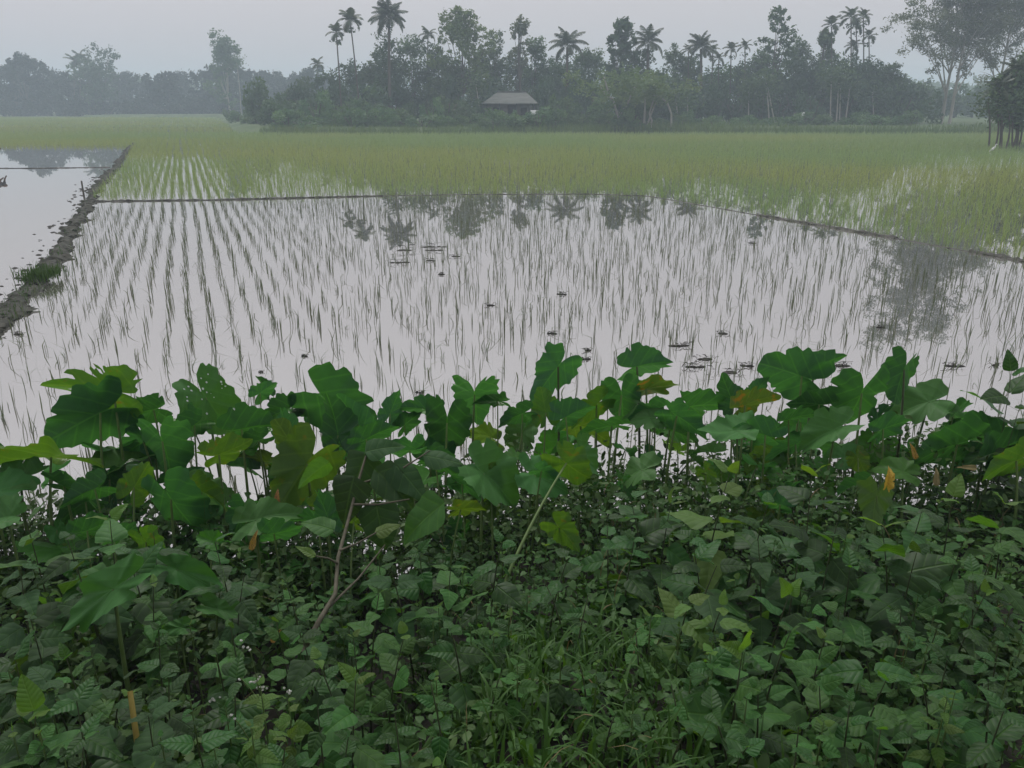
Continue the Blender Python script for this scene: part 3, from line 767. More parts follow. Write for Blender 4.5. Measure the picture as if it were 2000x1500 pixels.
# ---- eucalyptus-like giants by the right-hand lane
def giant(px, trunks, Y, top, half, label, n, z0, fork):
    b = at_y(px, 250, Y); b[2] = 0.4
    H = at_y(px, top, Y)[2] - 0.4
    root = tag(empty('eucalyptus_tree', b), label, 'tree', None)
    W = half * depth((b[0], Y, 5)) / FPX
    tb = MB(); ends = []
    F0 = np.array([0, 0, fork])
    tb.add(*tube(bez((0, 0, -0.4), (0.1, 0, fork * .5), F0, 6), np.linspace(0.19, 0.16, 6), 8))
    main = bez(F0, (0.2, 0.1, H * 0.55), (rng.normal(0, 0.3), 0, H * 0.95), 12)
    tb.add(*tube(main, np.linspace(0.15, 0.03, 12), 7)); ends.append(main[-1])
    for k in range(trunks):
        t = rng.uniform(0.0, 0.82) ** 1.15
        p0 = main[int(t * 11)]
        az = k * 2.4 + rng.normal(0, .3); ln = W * rng.uniform(0.55, 1.08) * (1 - 0.45 * t)
        up = (H - p0[2]) * rng.uniform(0.18, 0.55)
        e = p0 + np.array([math.cos(az) * ln, math.sin(az) * ln * 0.7, up])
        m = p0 + (e - p0) * np.array([0.4, 0.4, 0.55])
        limb = bez(p0, m, e, 9); tb.add(*tube(limb, np.linspace(0.085 * (1 - t * .5), 0.018, 9), 5))
        ends.append(e)
        for q in range(4):
            s0 = limb[rng.integers(3, 8)]; e2 = s0 + np.array([rng.normal(0, 1.1), rng.normal(0, 0.9), rng.uniform(0.1, 1.6)])
            tb.add(*tube(bez(s0, (s0 + e2) / 2 + np.array([0, 0, .2]), e2, 5), np.linspace(0.03, 0.01, 5), 4)); ends.append(e2)
    obj('trunk', tb.mesh('trunk', M['bark_pale']), root)
    E = np.array(ends); E = E[E[:, 2] > z0]
    k = rng.integers(0, len(E), n // 60)
    cl = E[k] + rng.normal(0, 0.8, (len(k), 3))
    w = rng.integers(0, len(cl), n)
    cb = MB(); cb.add(*cards(cl[w] + rng.normal(0, 0.30, (n, 3)) * np.array([1.2, 1.2, 0.8]), 0.34, 0.36, 0.55, np.clip(rng.normal(0.5, 0.25, len(cl))[w], 0, 1)))
    obj('crown', cb.mesh('crown', M['crown_grey'], False), root)
giant(1836, 34, 95, -330, 120, 'towering airy eucalyptus with pale double trunk between the grove and the mound', 25000, 3.4, 3.2)
giant(1852, 14, 93.5, -150, 70, 'second pale-trunked eucalyptus standing close beside the towering one', 10000, 3.6, 3.0)
giant(1935, 26, 98, -110, 100, 'leaning eucalyptus behind the dark mound trees', 15000, 3.4, 2.6)

for x, t_, Y in ((1765, 168, 128), (1795, 160, 135), (1825, 172, 140), (1860, 166, 136), (1895, 170, 142), (1925, 160, 138), (1960, 165, 140)):
    px_tree(x, t_, 30, Y, 0.3, 'hazy low tree behind the pale eucalyptus trunks', 'low trees behind the eucalyptus', z0f=0.0, n_leaf=2600, leaf=0.5, n_lobes=15, lobe_r=1.3, crown_mat=M['crown_mid'], shape='column')
palm('clump_palm', 1952, 178, 284, 50.6, 0.3, coco_fr, 14, 0.07, 'small arching palm at the side of the grassy mound', None, 0.34, 1955)
palm('clump_palm', 1984, 140, 284, 51.6, 0.3, coco_fr, 14, 0.07, 'taller feathery palm rising from the bushes on the grassy mound', None, 0.36, 1986)
# ---- dark cluster on the mound
gmn = 'dark trees on the grassy mound in the paddy'
for (x, top, half, Y, mt) in ((1962, 128, 26, 51.5, 'crown_dark'), (1990, 92, 36, 52.5, 'crown_dark'), (2035, 70, 50, 52, 'crown_mid'), (1985, 165, 40, 51, 'crown_dark')):
    px_tree(x, top, half, Y, 0.35, 'dark bushy tree on the small grassy mound in the paddy', gmn, z0f=0.30, n_leaf=1700, leaf=0.34, n_lobes=26, lobe_r=0.62, crown_mat=M['crown_mid'], shape='vase', trunk_r=0.06, droop=0.45, shell=0.85)
for i, (x, a, b_) in enumerate(((1932, 200, 284), (1945, 195, 284), (1957, 205, 283), (1966, 210, 283), (1978, 215, 282), (1990, 215, 282))):
    Y = 50.3 + 0.3 * (i % 3); b = at_y(x, b_, Y); b[2] = 0.25; t = at_y(x + rng.normal(0, 5), a, Y) - b
    mb = MB(); mb.add(*tube(bez((0, 0, -0.2), (rng.normal(0, .15), 0, t[2] * .5), t, 6), np.linspace(0.06, 0.04, 6), 6))
    root = tag(empty('sapling', b), 'thin sapling stem at the edge of the grassy mound', 'sapling', 'saplings on the grassy mound')
    obj('trunk', mb.mesh('trunk', M['bark']), root)
    cb = MB(); cb.add(*cards(t + rng.normal(0, 0.45, (200, 3)), 0.24, 0.5, 0.4, rng.random(200))); obj('crown', cb.mesh('crown', M['crown_mid'], False), root)

# ---- shrubs in front of the grove, understory
shr = []
for k in range(6):
    n = 900; mb = MB()
    lob = lobes_in(1.0, 0.8, 1.0, 0.1, 9, 'round'); w = rng.integers(0, 9, n)
    u = rng.normal(0, 1, (n, 3)); u /= np.linalg.norm(u, axis=1)[:, None]
    p = lob[w] + u * 0.36 * rng.random((n, 1)) ** 0.4; p[:, 2] = np.abs(p[:, 2])
    mb.add(*cards(p, 0.17, 0.55, 0.15, np.clip(np.repeat(rng.normal(.45, .25, 9)[None], 1, 0)[0][w] + rng.normal(0, .15, n), 0, 1)))
    shr.append({mt: None for mt in ('crown_shrub', 'crown_mid', 'crown_dark', 'crown_far')})
    base_me = mb
    for mt in shr[-1]: shr[-1][mt] = base_me.mesh('foliage', M[mt], False)
stem_me = None
mb = MB()
for a in np.arange(5) * 1.257: mb.add(*tube(bez((0, 0, -0.1), (0.1 * math.cos(a), 0.1 * math.sin(a), 0.3), (0.5 * math.cos(a), 0.5 * math.sin(a), 0.75), 4), 0.025, 4))
stem_me = mb.mesh('stem', M['bark'])
def shrub(x, Y, zb, w, h, mt, label, group):
    root = tag(empty('shrub', (x, Y, zb), rng.random() * 6.28), label, 'shrub', group)
    root.scale = (w, w, h)
    obj('foliage', shr[rng.integers(6)][mt], root); obj('stem', stem_me, root)
gsh = 'shrubs along the homestead edge'
lsh = 'rounded leafy shrub in the green strip at the foot of the grove'
for px in np.arange(452, 1260, 21):
    Y = 79.6 + rng.uniform(-0.6, 3.0) + max(0, (545 - px)) * 0.45
    x = at_y(px + rng.normal(0, 6), 255, Y)[0]
    shrub(x, Y, 0.25, rng.uniform(1.0, 1.9), rng.uniform(1.0, 1.9), 'crown_shrub', lsh, gsh)
for px in np.arange(540, 1260, 42):
    Y = 84.5 + rng.uniform(-0.5, 2.5); x = at_y(px + rng.normal(0, 8), 255, Y)[0]
    if 925 < px < 1060: continue
    shrub(x, Y, 0.45, rng.uniform(1.3, 2.3), rng.uniform(1.9, 3.1), 'crown_shrub' if rng.random() < .5 else 'crown_mid', 'taller bush behind the front strip of shrubs', 'bushes behind the shrub strip')
for px in np.arange(1290, 1800, 30):
    Y = 84 + rng.uniform(0, 4); x = at_y(px + rng.normal(0, 8), 250, Y)[0]
    shrub(x, Y, 0.35, rng.uniform(1.0, 1.8), rng.uniform(0.8, 1.5), 'crown_shrub', 'low bush on the bank beneath the areca palms', 'low bushes beneath the areca palms')
for px in np.arange(500, 1800, 30):
    Y = 93 + rng.uniform(0, 5); x = at_y(px + rng.normal(0, 8), 245, Y)[0]
    shrub(x, Y, 0.45, rng.uniform(1.6, 2.6), rng.uniform(2.4, 4.4), 'crown_dark' if rng.random() < .7 else 'crown_mid', 'dark undergrowth bush in the shade of the grove', 'shaded undergrowth bushes of the grove')
for px in np.arange(-110, 470, 17):
    Y = 196 + rng.uniform(0, 12); x = at_y(px, 222, Y)[0]
    shrub(x, Y, 0.0, rng.uniform(2.4, 4.0), rng.uniform(2.2, 4.2), 'crown_far', 'low dark bush at the foot of the distant tree row', 'bushes under the distant tree row')
for px in (935, 962, 988, 1012, 1036, 1062):
    Y = 84.2 + rng.uniform(-.4, .6); shrub(at_y(px, 240, Y)[0], Y, 0.4, rng.uniform(1.0, 1.5), rng.uniform(1.1, 1.6), 'crown_shrub', 'leafy bush hiding the foot of the tin-roofed house', 'bushes before the house')
# far wood behind everything, reads as one mass
mb = MB(); n = 15000
xx = rng.uniform(-320, 400, n); yy = 300 + rng.uniform(0, 30, n)
hh = 7.5 + 7.5 * fbm(n3, xx * 0.09, xx * 0 + 4); zz = hh * rng.random(n) ** 0.55
mb.add(*cards(np.stack([xx, yy, zz], 1), 1.9, 0.7, 0.1, np.clip(0.2 + 0.6 * n1(xx * 0.2, zz * .4), 0, 1)))
tag(obj('distant_woods', mb.mesh('distant_woods', M['crown_mid'], False)), 'far blue hazy wood behind the homestead', 'woods', kind='stuff')
# weedy strip at the foot of the bank
mb = MB(); n = 9000
xx = rng.uniform(-24, 52, n); yy = 77.2 + 1.6 * np.sin(xx * 0.13) + rng.random(n) ** 1.5 * 4.5
b = np.stack([xx, yy, 0 * xx + 0.05 + np.clip(yy - 78, 0, 4) * 0.1], 1)
v, f, t = ribbons(b, rng.random(n) * 6.28, rng.uniform(0.35, 0.9, n), rng.uniform(0.1, 0.9, n), rng.uniform(0.06, 0.12, n), np.clip(fbm(n2, xx * .15, yy) * 1.4 - .2, 0, 1), 2)
mb.add(v, f, t)
tag(obj('bank_weeds', mb.mesh('bank_weeds', M['weeds_far'])), 'tangled green weeds along the foot of the homestead bank', 'weeds', kind='stuff')
mb = MB(); n = 3000
xx = 40.5 + rng.uniform(-9, 9, n); yy = 51 + rng.uniform(-4, 4, n); k = ((xx - 40.5) / 9.5) ** 2 + ((yy - 51) / 4.1) ** 2 < 1
xx, yy = xx[k], yy[k]; n = len(xx)
b = np.stack([xx, yy, -0.15 + 0.75 * np.clip(1 - ((xx - 40.5) / 9.6) ** 2 - ((yy - 51) / 4.2) ** 2, 0, 1) ** 0.6], 1)
v, f, t = ribbons(b, rng.random(n) * 6.28, rng.uniform(0.15, 0.4, n), rng.uniform(0.1, 0.9, n), np.full(n, 0.04), rng.random(n) * .4, 2); mb.add(v, f, t)
tag(obj('mound_grass', mb.mesh('mound_grass', M['weeds_far'])), 'short grass covering the small mound', 'grass', kind='stuff')

# unseen spreading trees, added behind the viewpoint to shade the near weeds
for (x, y, H, W) in ((-2.6, -3.6, 9.5, 5.4), (4.2, -4.2, 9.0, 5.0)):
    build_tree('added_shade_tree', (x, y, 0.95), H, W, 3.2, 30, 1.4, 5200, 0.36, 0.5, 0.2, M['crown_mid'], M['bark'], 'unseen shade tree added behind the viewpoint %s' % ('with the wider crown' if x < 0 else 'with the lower crown'), None, trunk_r=0.24, depth_f=0.78)

# ------------------------------------------------------------------ house in the grove
def box(mb, x0, x1, y0, y1, z0, z1):
    v = [(x, y, z) for z in (z0, z1) for x, y in ((x0, y0), (x1, y0), (x1, y1), (x0, y1))]
    mb.add(v, [(0, 3, 2, 1), (4, 5, 6, 7), (0, 1, 5, 4), (1, 2, 6, 5), (2, 3, 7, 6), (3, 0, 4, 7)])
def part(name, parent, mat, *boxes):
    mb_ = MB()
    for b_ in boxes: box(mb_, *b_)
    return obj(name, mb_.mesh(name, mat, False), parent)
m_wall = plain_mat('mud_wall', (0.16, 0.15, 0.12), (0.24, 0.22, 0.18), 1.5, 0.95)
m_tin = plain_mat('tin_roof', (0.06, 0.068, 0.06), (0.125, 0.13, 0.115), 1.3, 0.8, 0, 6, (1, 4, 1))
m_dark = plain_mat('dark_opening', (0.02, 0.02, 0.02), (0.035, 0.03, 0.03), 3, 0.9)
m_white = plain_mat('white_panel', (0.7, 0.7, 0.68), (0.78, 0.78, 0.76), 3, 0.7)
hb = at_y(998, 225, 88); hb[2] = 0.6
house = tag(empty('house', hb), 'small low house with hipped grey tin roof and open veranda among the trees', 'house')
part('wall', house, m_wall, (-2.6, 2.0, 0.6, 3.4, -0.3, 2.25))
part('plinth', house, m_wall, (-2.9, 2.7, -0.4, 3.6, -0.5, 0.25))
part('door', house, m_dark, (-0.35, 0.55, 0.55, 0.62, 0.25, 2.0))
part('window', house, m_dark, (-1.9, -1.1, 0.55, 0.62, 0.95, 1.75))
part('window', house, m_dark, (1.05, 1.7, 0.55, 0.62, 0.95, 1.75))
for x in (-2.75, -1.2, 0.6, 2.5): part('post', house, m_tin, (x - 0.06, x + 0.06, -0.35, -0.23, 0.2, 2.15))
mb = MB()
ev, rg = 2.15, 3.35
V = np.array([(-3.1, -0.7, ev), (2.9, -0.7, ev), (2.9, 3.9, ev), (-3.1, 3.9, ev), (-1.4, 1.6, rg), (1.6, 1.6, rg)])
mb.add(V, [(0, 1, 5, 4), (2, 3, 4, 5)]); mb.add(V, [(1, 2, 5), (3, 0, 4)]); mb.add(V - np.array([0, 0, 0.06]), [(3, 2, 1, 0)])
roof = obj('roof', mb.mesh('roof', m_tin, False), house)
mb = MB(); box(mb, -1.5, 1.7, 1.5, 1.7, rg - 0.02, rg + 0.07); obj('ridge_cap', mb.mesh('ridge_cap', m_tin, False), roof)
pb = at_y(1044, 225, 86.5); pb[2] = 0.6
stall = tag(empty('white_tank_stand', pb), 'bright white box on a posted stand beside the house veranda', 'stand')
wz = at_y(1044, 225, 86.5)[2] - 0.6
part('box', stall, m_white, (-0.42, 0.42, -0.3, 0.3, wz + 0.0, wz + 0.5))
for x in (-0.38, 0.38): part('post', stall, m_tin, (x - 0.04, x + 0.04, -0.26, -0.18, -0.6, wz + 0.95))
for x in (-0.38, 0.38): part('post', stall, m_tin, (x - 0.04, x + 0.04, 0.18, 0.26, -0.6, wz + 0.95))
# washing on a line under the areca palms
for x, w_, col, lb in ((1553, 0.5, m_tin, 'grey cloth hanging on a line in the shade beneath the grove'), (1567, 0.42, m_white, 'white cloth hanging on a line in the shade beneath the grove')):
    c = at_y(x, 229, 91); mb = MB()
    u = np.linspace(0, 1, 7); X, Z = np.meshgrid(u, u)
    Vv = np.stack([(X - 0.5) * w_, 0.05 * np.sin(X * 9 + Z * 2) * Z, -Z * 0.6 * (1 + 0.1 * X)], -1).reshape(-1, 3)
    i = (np.arange(6) * 7)[:, None] + np.arange(6)[None]; mb.add(Vv, np.stack([i, i + 1, i + 8, i + 7], -1).reshape(-1, 4))
    o = obj('hanging_cloth', mb.mesh('hanging_cloth', col)); o.location = (c[0], 91, c[2] + 0.55); tag(o, lb, 'cloth')
pa, pb2 = at_y(1530, 222, 91), at_y(1590, 222, 91)
mb = MB(); mb.add(*tube(bez(pa, (pa + pb2) / 2 - np.array([0, 0, 0.12]), pb2, 9), 0.012, 4)); mb.add(*tube([(pa[0], 91, 0.2), tuple(pa)], 0.04, 5)); mb.add(*tube([(pb2[0], 91, 0.2), tuple(pb2)], 0.04, 5))
tag(obj('clothes_line', mb.mesh('clothes_line', M['twig'])), 'washing line on two poles under the grove', 'clothes line')

# white wading bird at the foot of the mound
bb = at_y(1938, 296, 47.6); bb[2] = 0.0
bird_ = tag(empty('egret', bb), 'small white wading bird at the foot of the grassy mound', 'bird')
zc = at_y(1938, 291, 47.6)[2]
mb = MB(); pth = np.array([(-0.20, 0, zc - 0.16), (-0.10, 0, zc - 0.08), (0.0, 0, zc), (0.08, 0, zc + 0.08), (0.12, 0, zc + 0.16), (0.13, 0, zc + 0.24), (0.17, 0, zc + 0.27), (0.25, 0, zc + 0.25)])
mb.add(*tube(pth, [0.008, 0.05, 0.075, 0.06, 0.03, 0.022, 0.03, 0.006], 8)); obj('body', mb.mesh('body', M['white']), bird_)
for s in (-0.025, 0.025):
    mb = MB(); mb.add(*tube([(0.02, s, zc - 0.05), (0.03, s, zc * 0.45), (0.0, s, -0.05)], 0.007, 4)); obj('leg', mb.mesh('leg', M['bark']), bird_)

# bent farmer at the field edge (mostly outside the frame) built with a skin modifier
pf = at_z(-6, 318)
per = tag(empty('person', (pf[0], pf[1], 0)), 'person in dark top and red wrap bending over the flooded field', 'person')
def skin(name, verts, edges, rad, mat, parent, root=0):
    me = bpy.data.meshes.new(name); me.from_pydata(verts, edges, [])
    o = obj(name, me, parent); me.materials.append(mat)
    md = o.modifiers.new('skin', 'SKIN'); sv = me.skin_vertices[0].data
    for i, r_ in enumerate(rad): sv[i].radius = (r_, r_) if not isinstance(r_, tuple) else r_; sv[i].use_root = i == root
    md.use_smooth_shade = True
    ss = o.modifiers.new('sub', 'SUBSURF'); ss.levels = 1; ss.render_levels = 2
    return o
m_skin = plain_mat('brown_skin', (0.09, 0.05, 0.03), (0.12, 0.07, 0.045), 8, 0.6)
m_top = plain_mat('dark_shirt', (0.03, 0.03, 0.035), (0.05, 0.048, 0.055), 6, 0.9)
m_wrap = plain_mat('red_wrap', (0.13, 0.035, 0.035), (0.18, 0.06, 0.05), 6, 0.9)
vb = [(0, 0, 0.82), (0.12, 0, 0.95), (0.26, 0, 1.06), (0.36, 0, 1.08), (0.46, 0, 1.06), (0.54, 0, 1.02),
      (-0.02, 0.1, 0.76), (0.05, 0.12, 0.42), (-0.06, 0.12, -0.05), (-0.02, -0.1, 0.76), (0.08, -0.12, 0.42), (0.0, -0.12, -0.05),
      (0.3, 0.17, 1.02), (0.36, 0.2, 0.76), (0.5, 0.18, 0.6), (0.3, -0.17, 1.02), (0.40, -0.2, 0.78), (0.56, -0.16, 0.66)]
eb = [(0, 1), (1, 2), (2, 3), (3, 4), (4, 5), (0, 6), (6, 7), (7, 8), (0, 9), (9, 10), (10, 11), (2, 12), (12, 13), (13, 14), (2, 15), (15, 16), (16, 17)]
rb = [0.13, 0.13, 0.13, 0.055, 0.085, 0.08, 0.085, 0.055, 0.035, 0.085, 0.055, 0.035, 0.055, 0.04, 0.028, 0.055, 0.04, 0.028]
skin('body', vb, eb, rb, m_skin, per)
skin('shirt', [(0.02, 0, 0.86), (0.13, 0, 0.965), (0.27, 0, 1.06), (0.3, 0.17, 1.02), (0.34, 0.19, 0.85), (0.3, -0.17, 1.02), (0.36, -0.19, 0.86)], [(0, 1), (1, 2), (2, 3), (3, 4), (2, 5), (5, 6)], [0.15, 0.15, 0.145, 0.075, 0.06, 0.075, 0.06], m_top, per, 1)
skin('wrap', [(0.03, 0, 0.84), (-0.03, 0, 0.72), (0.04, 0, 0.5), (0.05, 0, 0.4)], [(0, 1), (1, 2), (2, 3)], [(0.15, 0.17), (0.17, 0.2), (0.13, 0.2), (0.12, 0.2)], m_wrap, per, 1)
per.location = (pf[0] - 0.28, pf[1], 0)

# ------------------------------------------------------------------ small things in the water
def clod_mesh(seed, flat=0.45, rough=0.3):
    r_ = np.random.default_rng(seed); mb_ = MB(); n, m = 10, 5
    V = []
    for j in range(m + 1):
        ph = j / m * math.pi * 0.62
        for i in range(n):
            a = i / n * 2 * math.pi; rr = 1 + rough * (r_.random() - 0.5) * 2 * (0.3 + j / m)
            V.append((math.sin(ph) * math.cos(a) * rr, math.sin(ph) * math.sin(a) * rr, (math.cos(ph) - 0.25) * flat * (1 + 0.5 * (r_.random() - .5))))
    i = (np.arange(m) * n)[:, None] + np.arange(n)[None]; k = (np.arange(m) * n)[:, None] + (np.arange(n)[None] + 1) % n
    mb_.add(V, np.stack([i, k, k + n, i + n], -1).reshape(-1, 4))
    return mb_.mesh('mud_clod', M['mud'])
clods = [clod_mesh(i) for i in range(8)]
for k in range(120):
    t = rng.random() ** 0.7; s = t * (len(left_bund) - 3) ; i = int(s); p = left_bund[i] * (1 - (s - i)) + left_bund[i + 1] * (s - i)
    p = p + np.array([-0.2 - abs(rng.normal(0, 0.25)), rng.normal(0, 0.1)])
    o = obj('mud_clod', clods[rng.integers(8)]); q = rng.uniform(0.012, 0.05); o.scale = (q * rng.uniform(1, 1.8), q * rng.uniform(.5, 1.0), q * 1.3)
    o.location = (p[0], p[1], 0.0); o.rotation_euler = (0, 0, rng.normal(0, 0.4))
    tag(o, 'small mud clod poking out of the open water beside the broad earth bund', 'mud clod', 'mud clods beside the earth bund')
# floating weed and mud patches among the seedlings
for (px, py, w_) in ((792, 489, 60), (848, 482, 45), (846, 489, 36), (775, 513, 40), (838, 509, 24), (890, 501, 26), (862, 536, 20), (958, 597, 22), (1099, 575, 22), (1076, 652, 26), (1335, 676, 42), (1380, 702, 40), (1357, 717, 44), (1424, 727, 56), (1460, 715, 36),
                     (1408, 652, 28), (1642, 715, 44), (1860, 715, 36), (1943, 714, 22), (594, 696, 16), (824, 767, 18), (510, 727, 10), (1145, 685, 22), (1143, 702, 20), (36, 653, 24), (1467, 475, 20), (1720, 640, 20)):
    p = at_z(px, py); W = w_ * depth(p) / FPX
    mb = MB(); n = 14
    bs = np.stack([rng.normal(0, W * 0.25, n), rng.normal(0, W * 0.09, n), 0 * np.arange(n) + 0.004], 1)
    v, f, t = ribbons(bs, rng.normal(0, 0.25, n) + (rng.random(n) < .5) * math.pi, rng.uniform(0.2, 0.4, n) * W, rng.uniform(1.45, 1.6, n), np.full(n, 0.012), rng.random(n), 2, None); v[:, 2] += rng.uniform(0, .012, len(v)); mb.add(v, f, t)
    root = tag(empty('weed_raft', (p[0], p[1], 0)), 'flat dark raft of mud and dead stems floating between the seedlings', 'floating weed', 'weed rafts in the paddy')
    obj('dead_stems', mb.mesh('dead_stems', M['mud']), root)
    for q in range(5):
        o = obj('clod', clods[rng.integers(8)], root); o.location = (rng.normal(0, W * .2), rng.normal(0, W * .05), 0); s = W * rng.uniform(0.07, 0.17); o.scale = (s * 1.5, s * 0.9, 0.04)
# sparse grass along the broad bund
n = 1500; t_s = rng.random(n) * (len(left_bund) - 1.01); ii = t_s.astype(int); LBa = np.array(left_bund)
pb_ = LBa[ii] * (1 - (t_s - ii))[:, None] + LBa[ii + 1] * (t_s - ii)[:, None] + rng.normal(0, 0.10, (n, 2)); k = fbm(n3, pb_[:, 0] * 1.5, pb_[:, 1] * 1.5) > 0.47; pb_ = pb_[k]; n = len(pb_)
mb = MB(); v, f, t = ribbons(np.concatenate([pb_, np.full((n, 1), 0.02)], 1), rng.random(n) * 6.28, rng.uniform(0.04, 0.12, n), rng.uniform(0.2, 1.2, n), np.full(n, 0.008), rng.random(n) * .3, 3); mb.add(v, f, t)
tag(obj('bund_grass', mb.mesh('bund_grass', M['grass'])), 'sparse short grass on the broad earth bund', 'grass', kind='stuff')
# grass tuft on the bund, stake in the water
p = at_z(82, 540, 0.08); n = 420; mb = MB()
bs = np.stack([p[0] + rng.normal(0, 0.15, n), p[1] + rng.normal(0, 0.2, n), np.full(n, 0.06)], 1)
v, f, t = ribbons(bs, rng.random(n) * 6.28, rng.uniform(0.1, 0.24, n), rng.uniform(0.2, 1.1, n), np.full(n, 0.012), rng.random(n) * 0.6, 3); mb.add(v, f, t)
tag(obj('grass_tuft', mb.mesh('grass_tuft', M['grass'])), 'bright green grass tuft growing on the broad earth bund', 'grass tuft', kind='stuff')
p = at_z(164, 384); t_ = at_y(159, 353, p[1]); mb = MB()
mb.add(*tube([(p[0], p[1], -0.2), tuple((p + t_) / 2), tuple(t_)], [0.03, 0.026, 0.022], 6)); tag(obj('wooden_stake', mb.mesh('wooden_stake', M['bark'])), 'short dark wooden stake at the corner of the bunds', 'stake')

# ------------------------------------------------------------------ foreground: taro
def taro_mesh(seed, mat, fold=0.25, cup=0.0, ragged=0.03, wave=0.05, droop=0.25, holes=False):
    r_ = np.random.default_rng(seed)
    na, rings = 72, [0.0, 0.22, 0.45, 0.66, 0.84, 1.0]
    th = np.linspace(-math.pi, math.pi, na + 1)                      # 0 = tip
    a = np.degrees(np.abs(th))
    prof = np.interp(a, [0, 8, 20, 40, 65, 95, 120, 138, 152, 164, 173, 180], [1.0, 0.93, 0.80, 0.69, 0.62, 0.60, 0.64, 0.67, 0.62, 0.46, 0.24, 0.13])
    ph = r_.random(6) * 6.28
    prof = prof * (1 + 0.05 * np.sin(3 * th + ph[0]) + 0.03 * np.sin(7 * th + ph[1]))
    nz = r_.normal(0, 1, na + 1); nz = np.convolve(nz, [0.25, 0.5, 0.25], 'same')
    prof = prof * (1 + ragged * nz + 0.028 * np.sin(13 * th + ph[4]) + 0.02 * np.sin(21 * th + ph[5]))
    for _ in range(int(ragged * 60)):                                # insect bites
        i = r_.integers(4, na - 4); prof[i] *= r_.uniform(0.72, 0.9)
    V, UV = [], []
    for q in rings:
        x = np.sin(th) * prof * q; y = np.cos(th) * prof * q
        z = fold * np.abs(x) ** 1.15 * (1 - 0.3 * q) + cup * (x * x + y * y)
        z = z - droop * np.clip(y, 0, 2) ** 2 - droop * 0.7 * np.clip(-y - 0.1, 0, 2) ** 2
        z = z + wave * q ** 2 * (np.sin(5 * th + ph[2]) + 0.6 * np.sin(9 * th + ph[3])) * prof
        V.append(np.stack([x, y, z], 1)); UV.append(np.stack([x, y], 1))
    V = np.concatenate(V); UV = np.concatenate(UV); n = na + 1
    i = (np.arange(len(rings) - 1) * n)[:, None] + np.arange(na)[None]
    F = np.stack([i, i + n, i + n + 1, i + 1], -1).reshape(-1, 4)
    if holes:
        keep = np.ones(len(F), bool); keep[r_.choice(np.arange(na * 2, len(F)), 10, False)] = False; F = F[keep]
    mb_ = MB(); mb_.add(V, F, 0.5, UV)
    return mb_.mesh('leaf', mat)

taro_var = {}
def taro_leaf(matkey, style, k):
    key = (matkey, style, k)
    if key not in taro_var:
        st = {'flat': dict(fold=0.2, droop=0.18, wave=0.09), 'fold': dict(fold=0.7, droop=0.25, wave=0.08), 'droop': dict(fold=0.3, droop=0.5, wave=0.09),
              'cup': dict(fold=0.25, cup=0.25, droop=0.05, wave=0.10), 'ragged': dict(fold=0.15, droop=0.2, wave=0.07, ragged=0.11, holes=True)}[style]
        st.setdefault('ragged', 0.055)
        taro_var[key] = taro_mesh(hash(style) % 97 + k * 13 if False else (len(style) * 31 + k * 13 + ord(style[0])), M[matkey], **st)
    return taro_var[key]

def ground_at(x, y):
    return max(float(bank_z(x, y)), -0.06)

GT = 'taro plants along the water edge'
LT = 'green heart-leaved taro plant in the dense row along the water edge'
def add_petiole(root, base, tip, r0=0.011, r1=0.005, mat='stem', bow=None):
    b = np.asarray(base) - np.asarray(root.location); t = np.asarray(tip) - np.asarray(root.location)
    m = (b + t) / 2 + (np.asarray(bow) if bow is not None else np.array([(b[0] - t[0]) * 0.25, (b[1] - t[1]) * 0.25, 0.12 * (t[2] - b[2])]))
    pth = bez(b, m, t, 9); mb_ = MB(); mb_.add(*tube(pth, np.linspace(r0, r1, 9), 6))
    return obj('petiole', mb_.mesh('petiole', M[mat]), root)

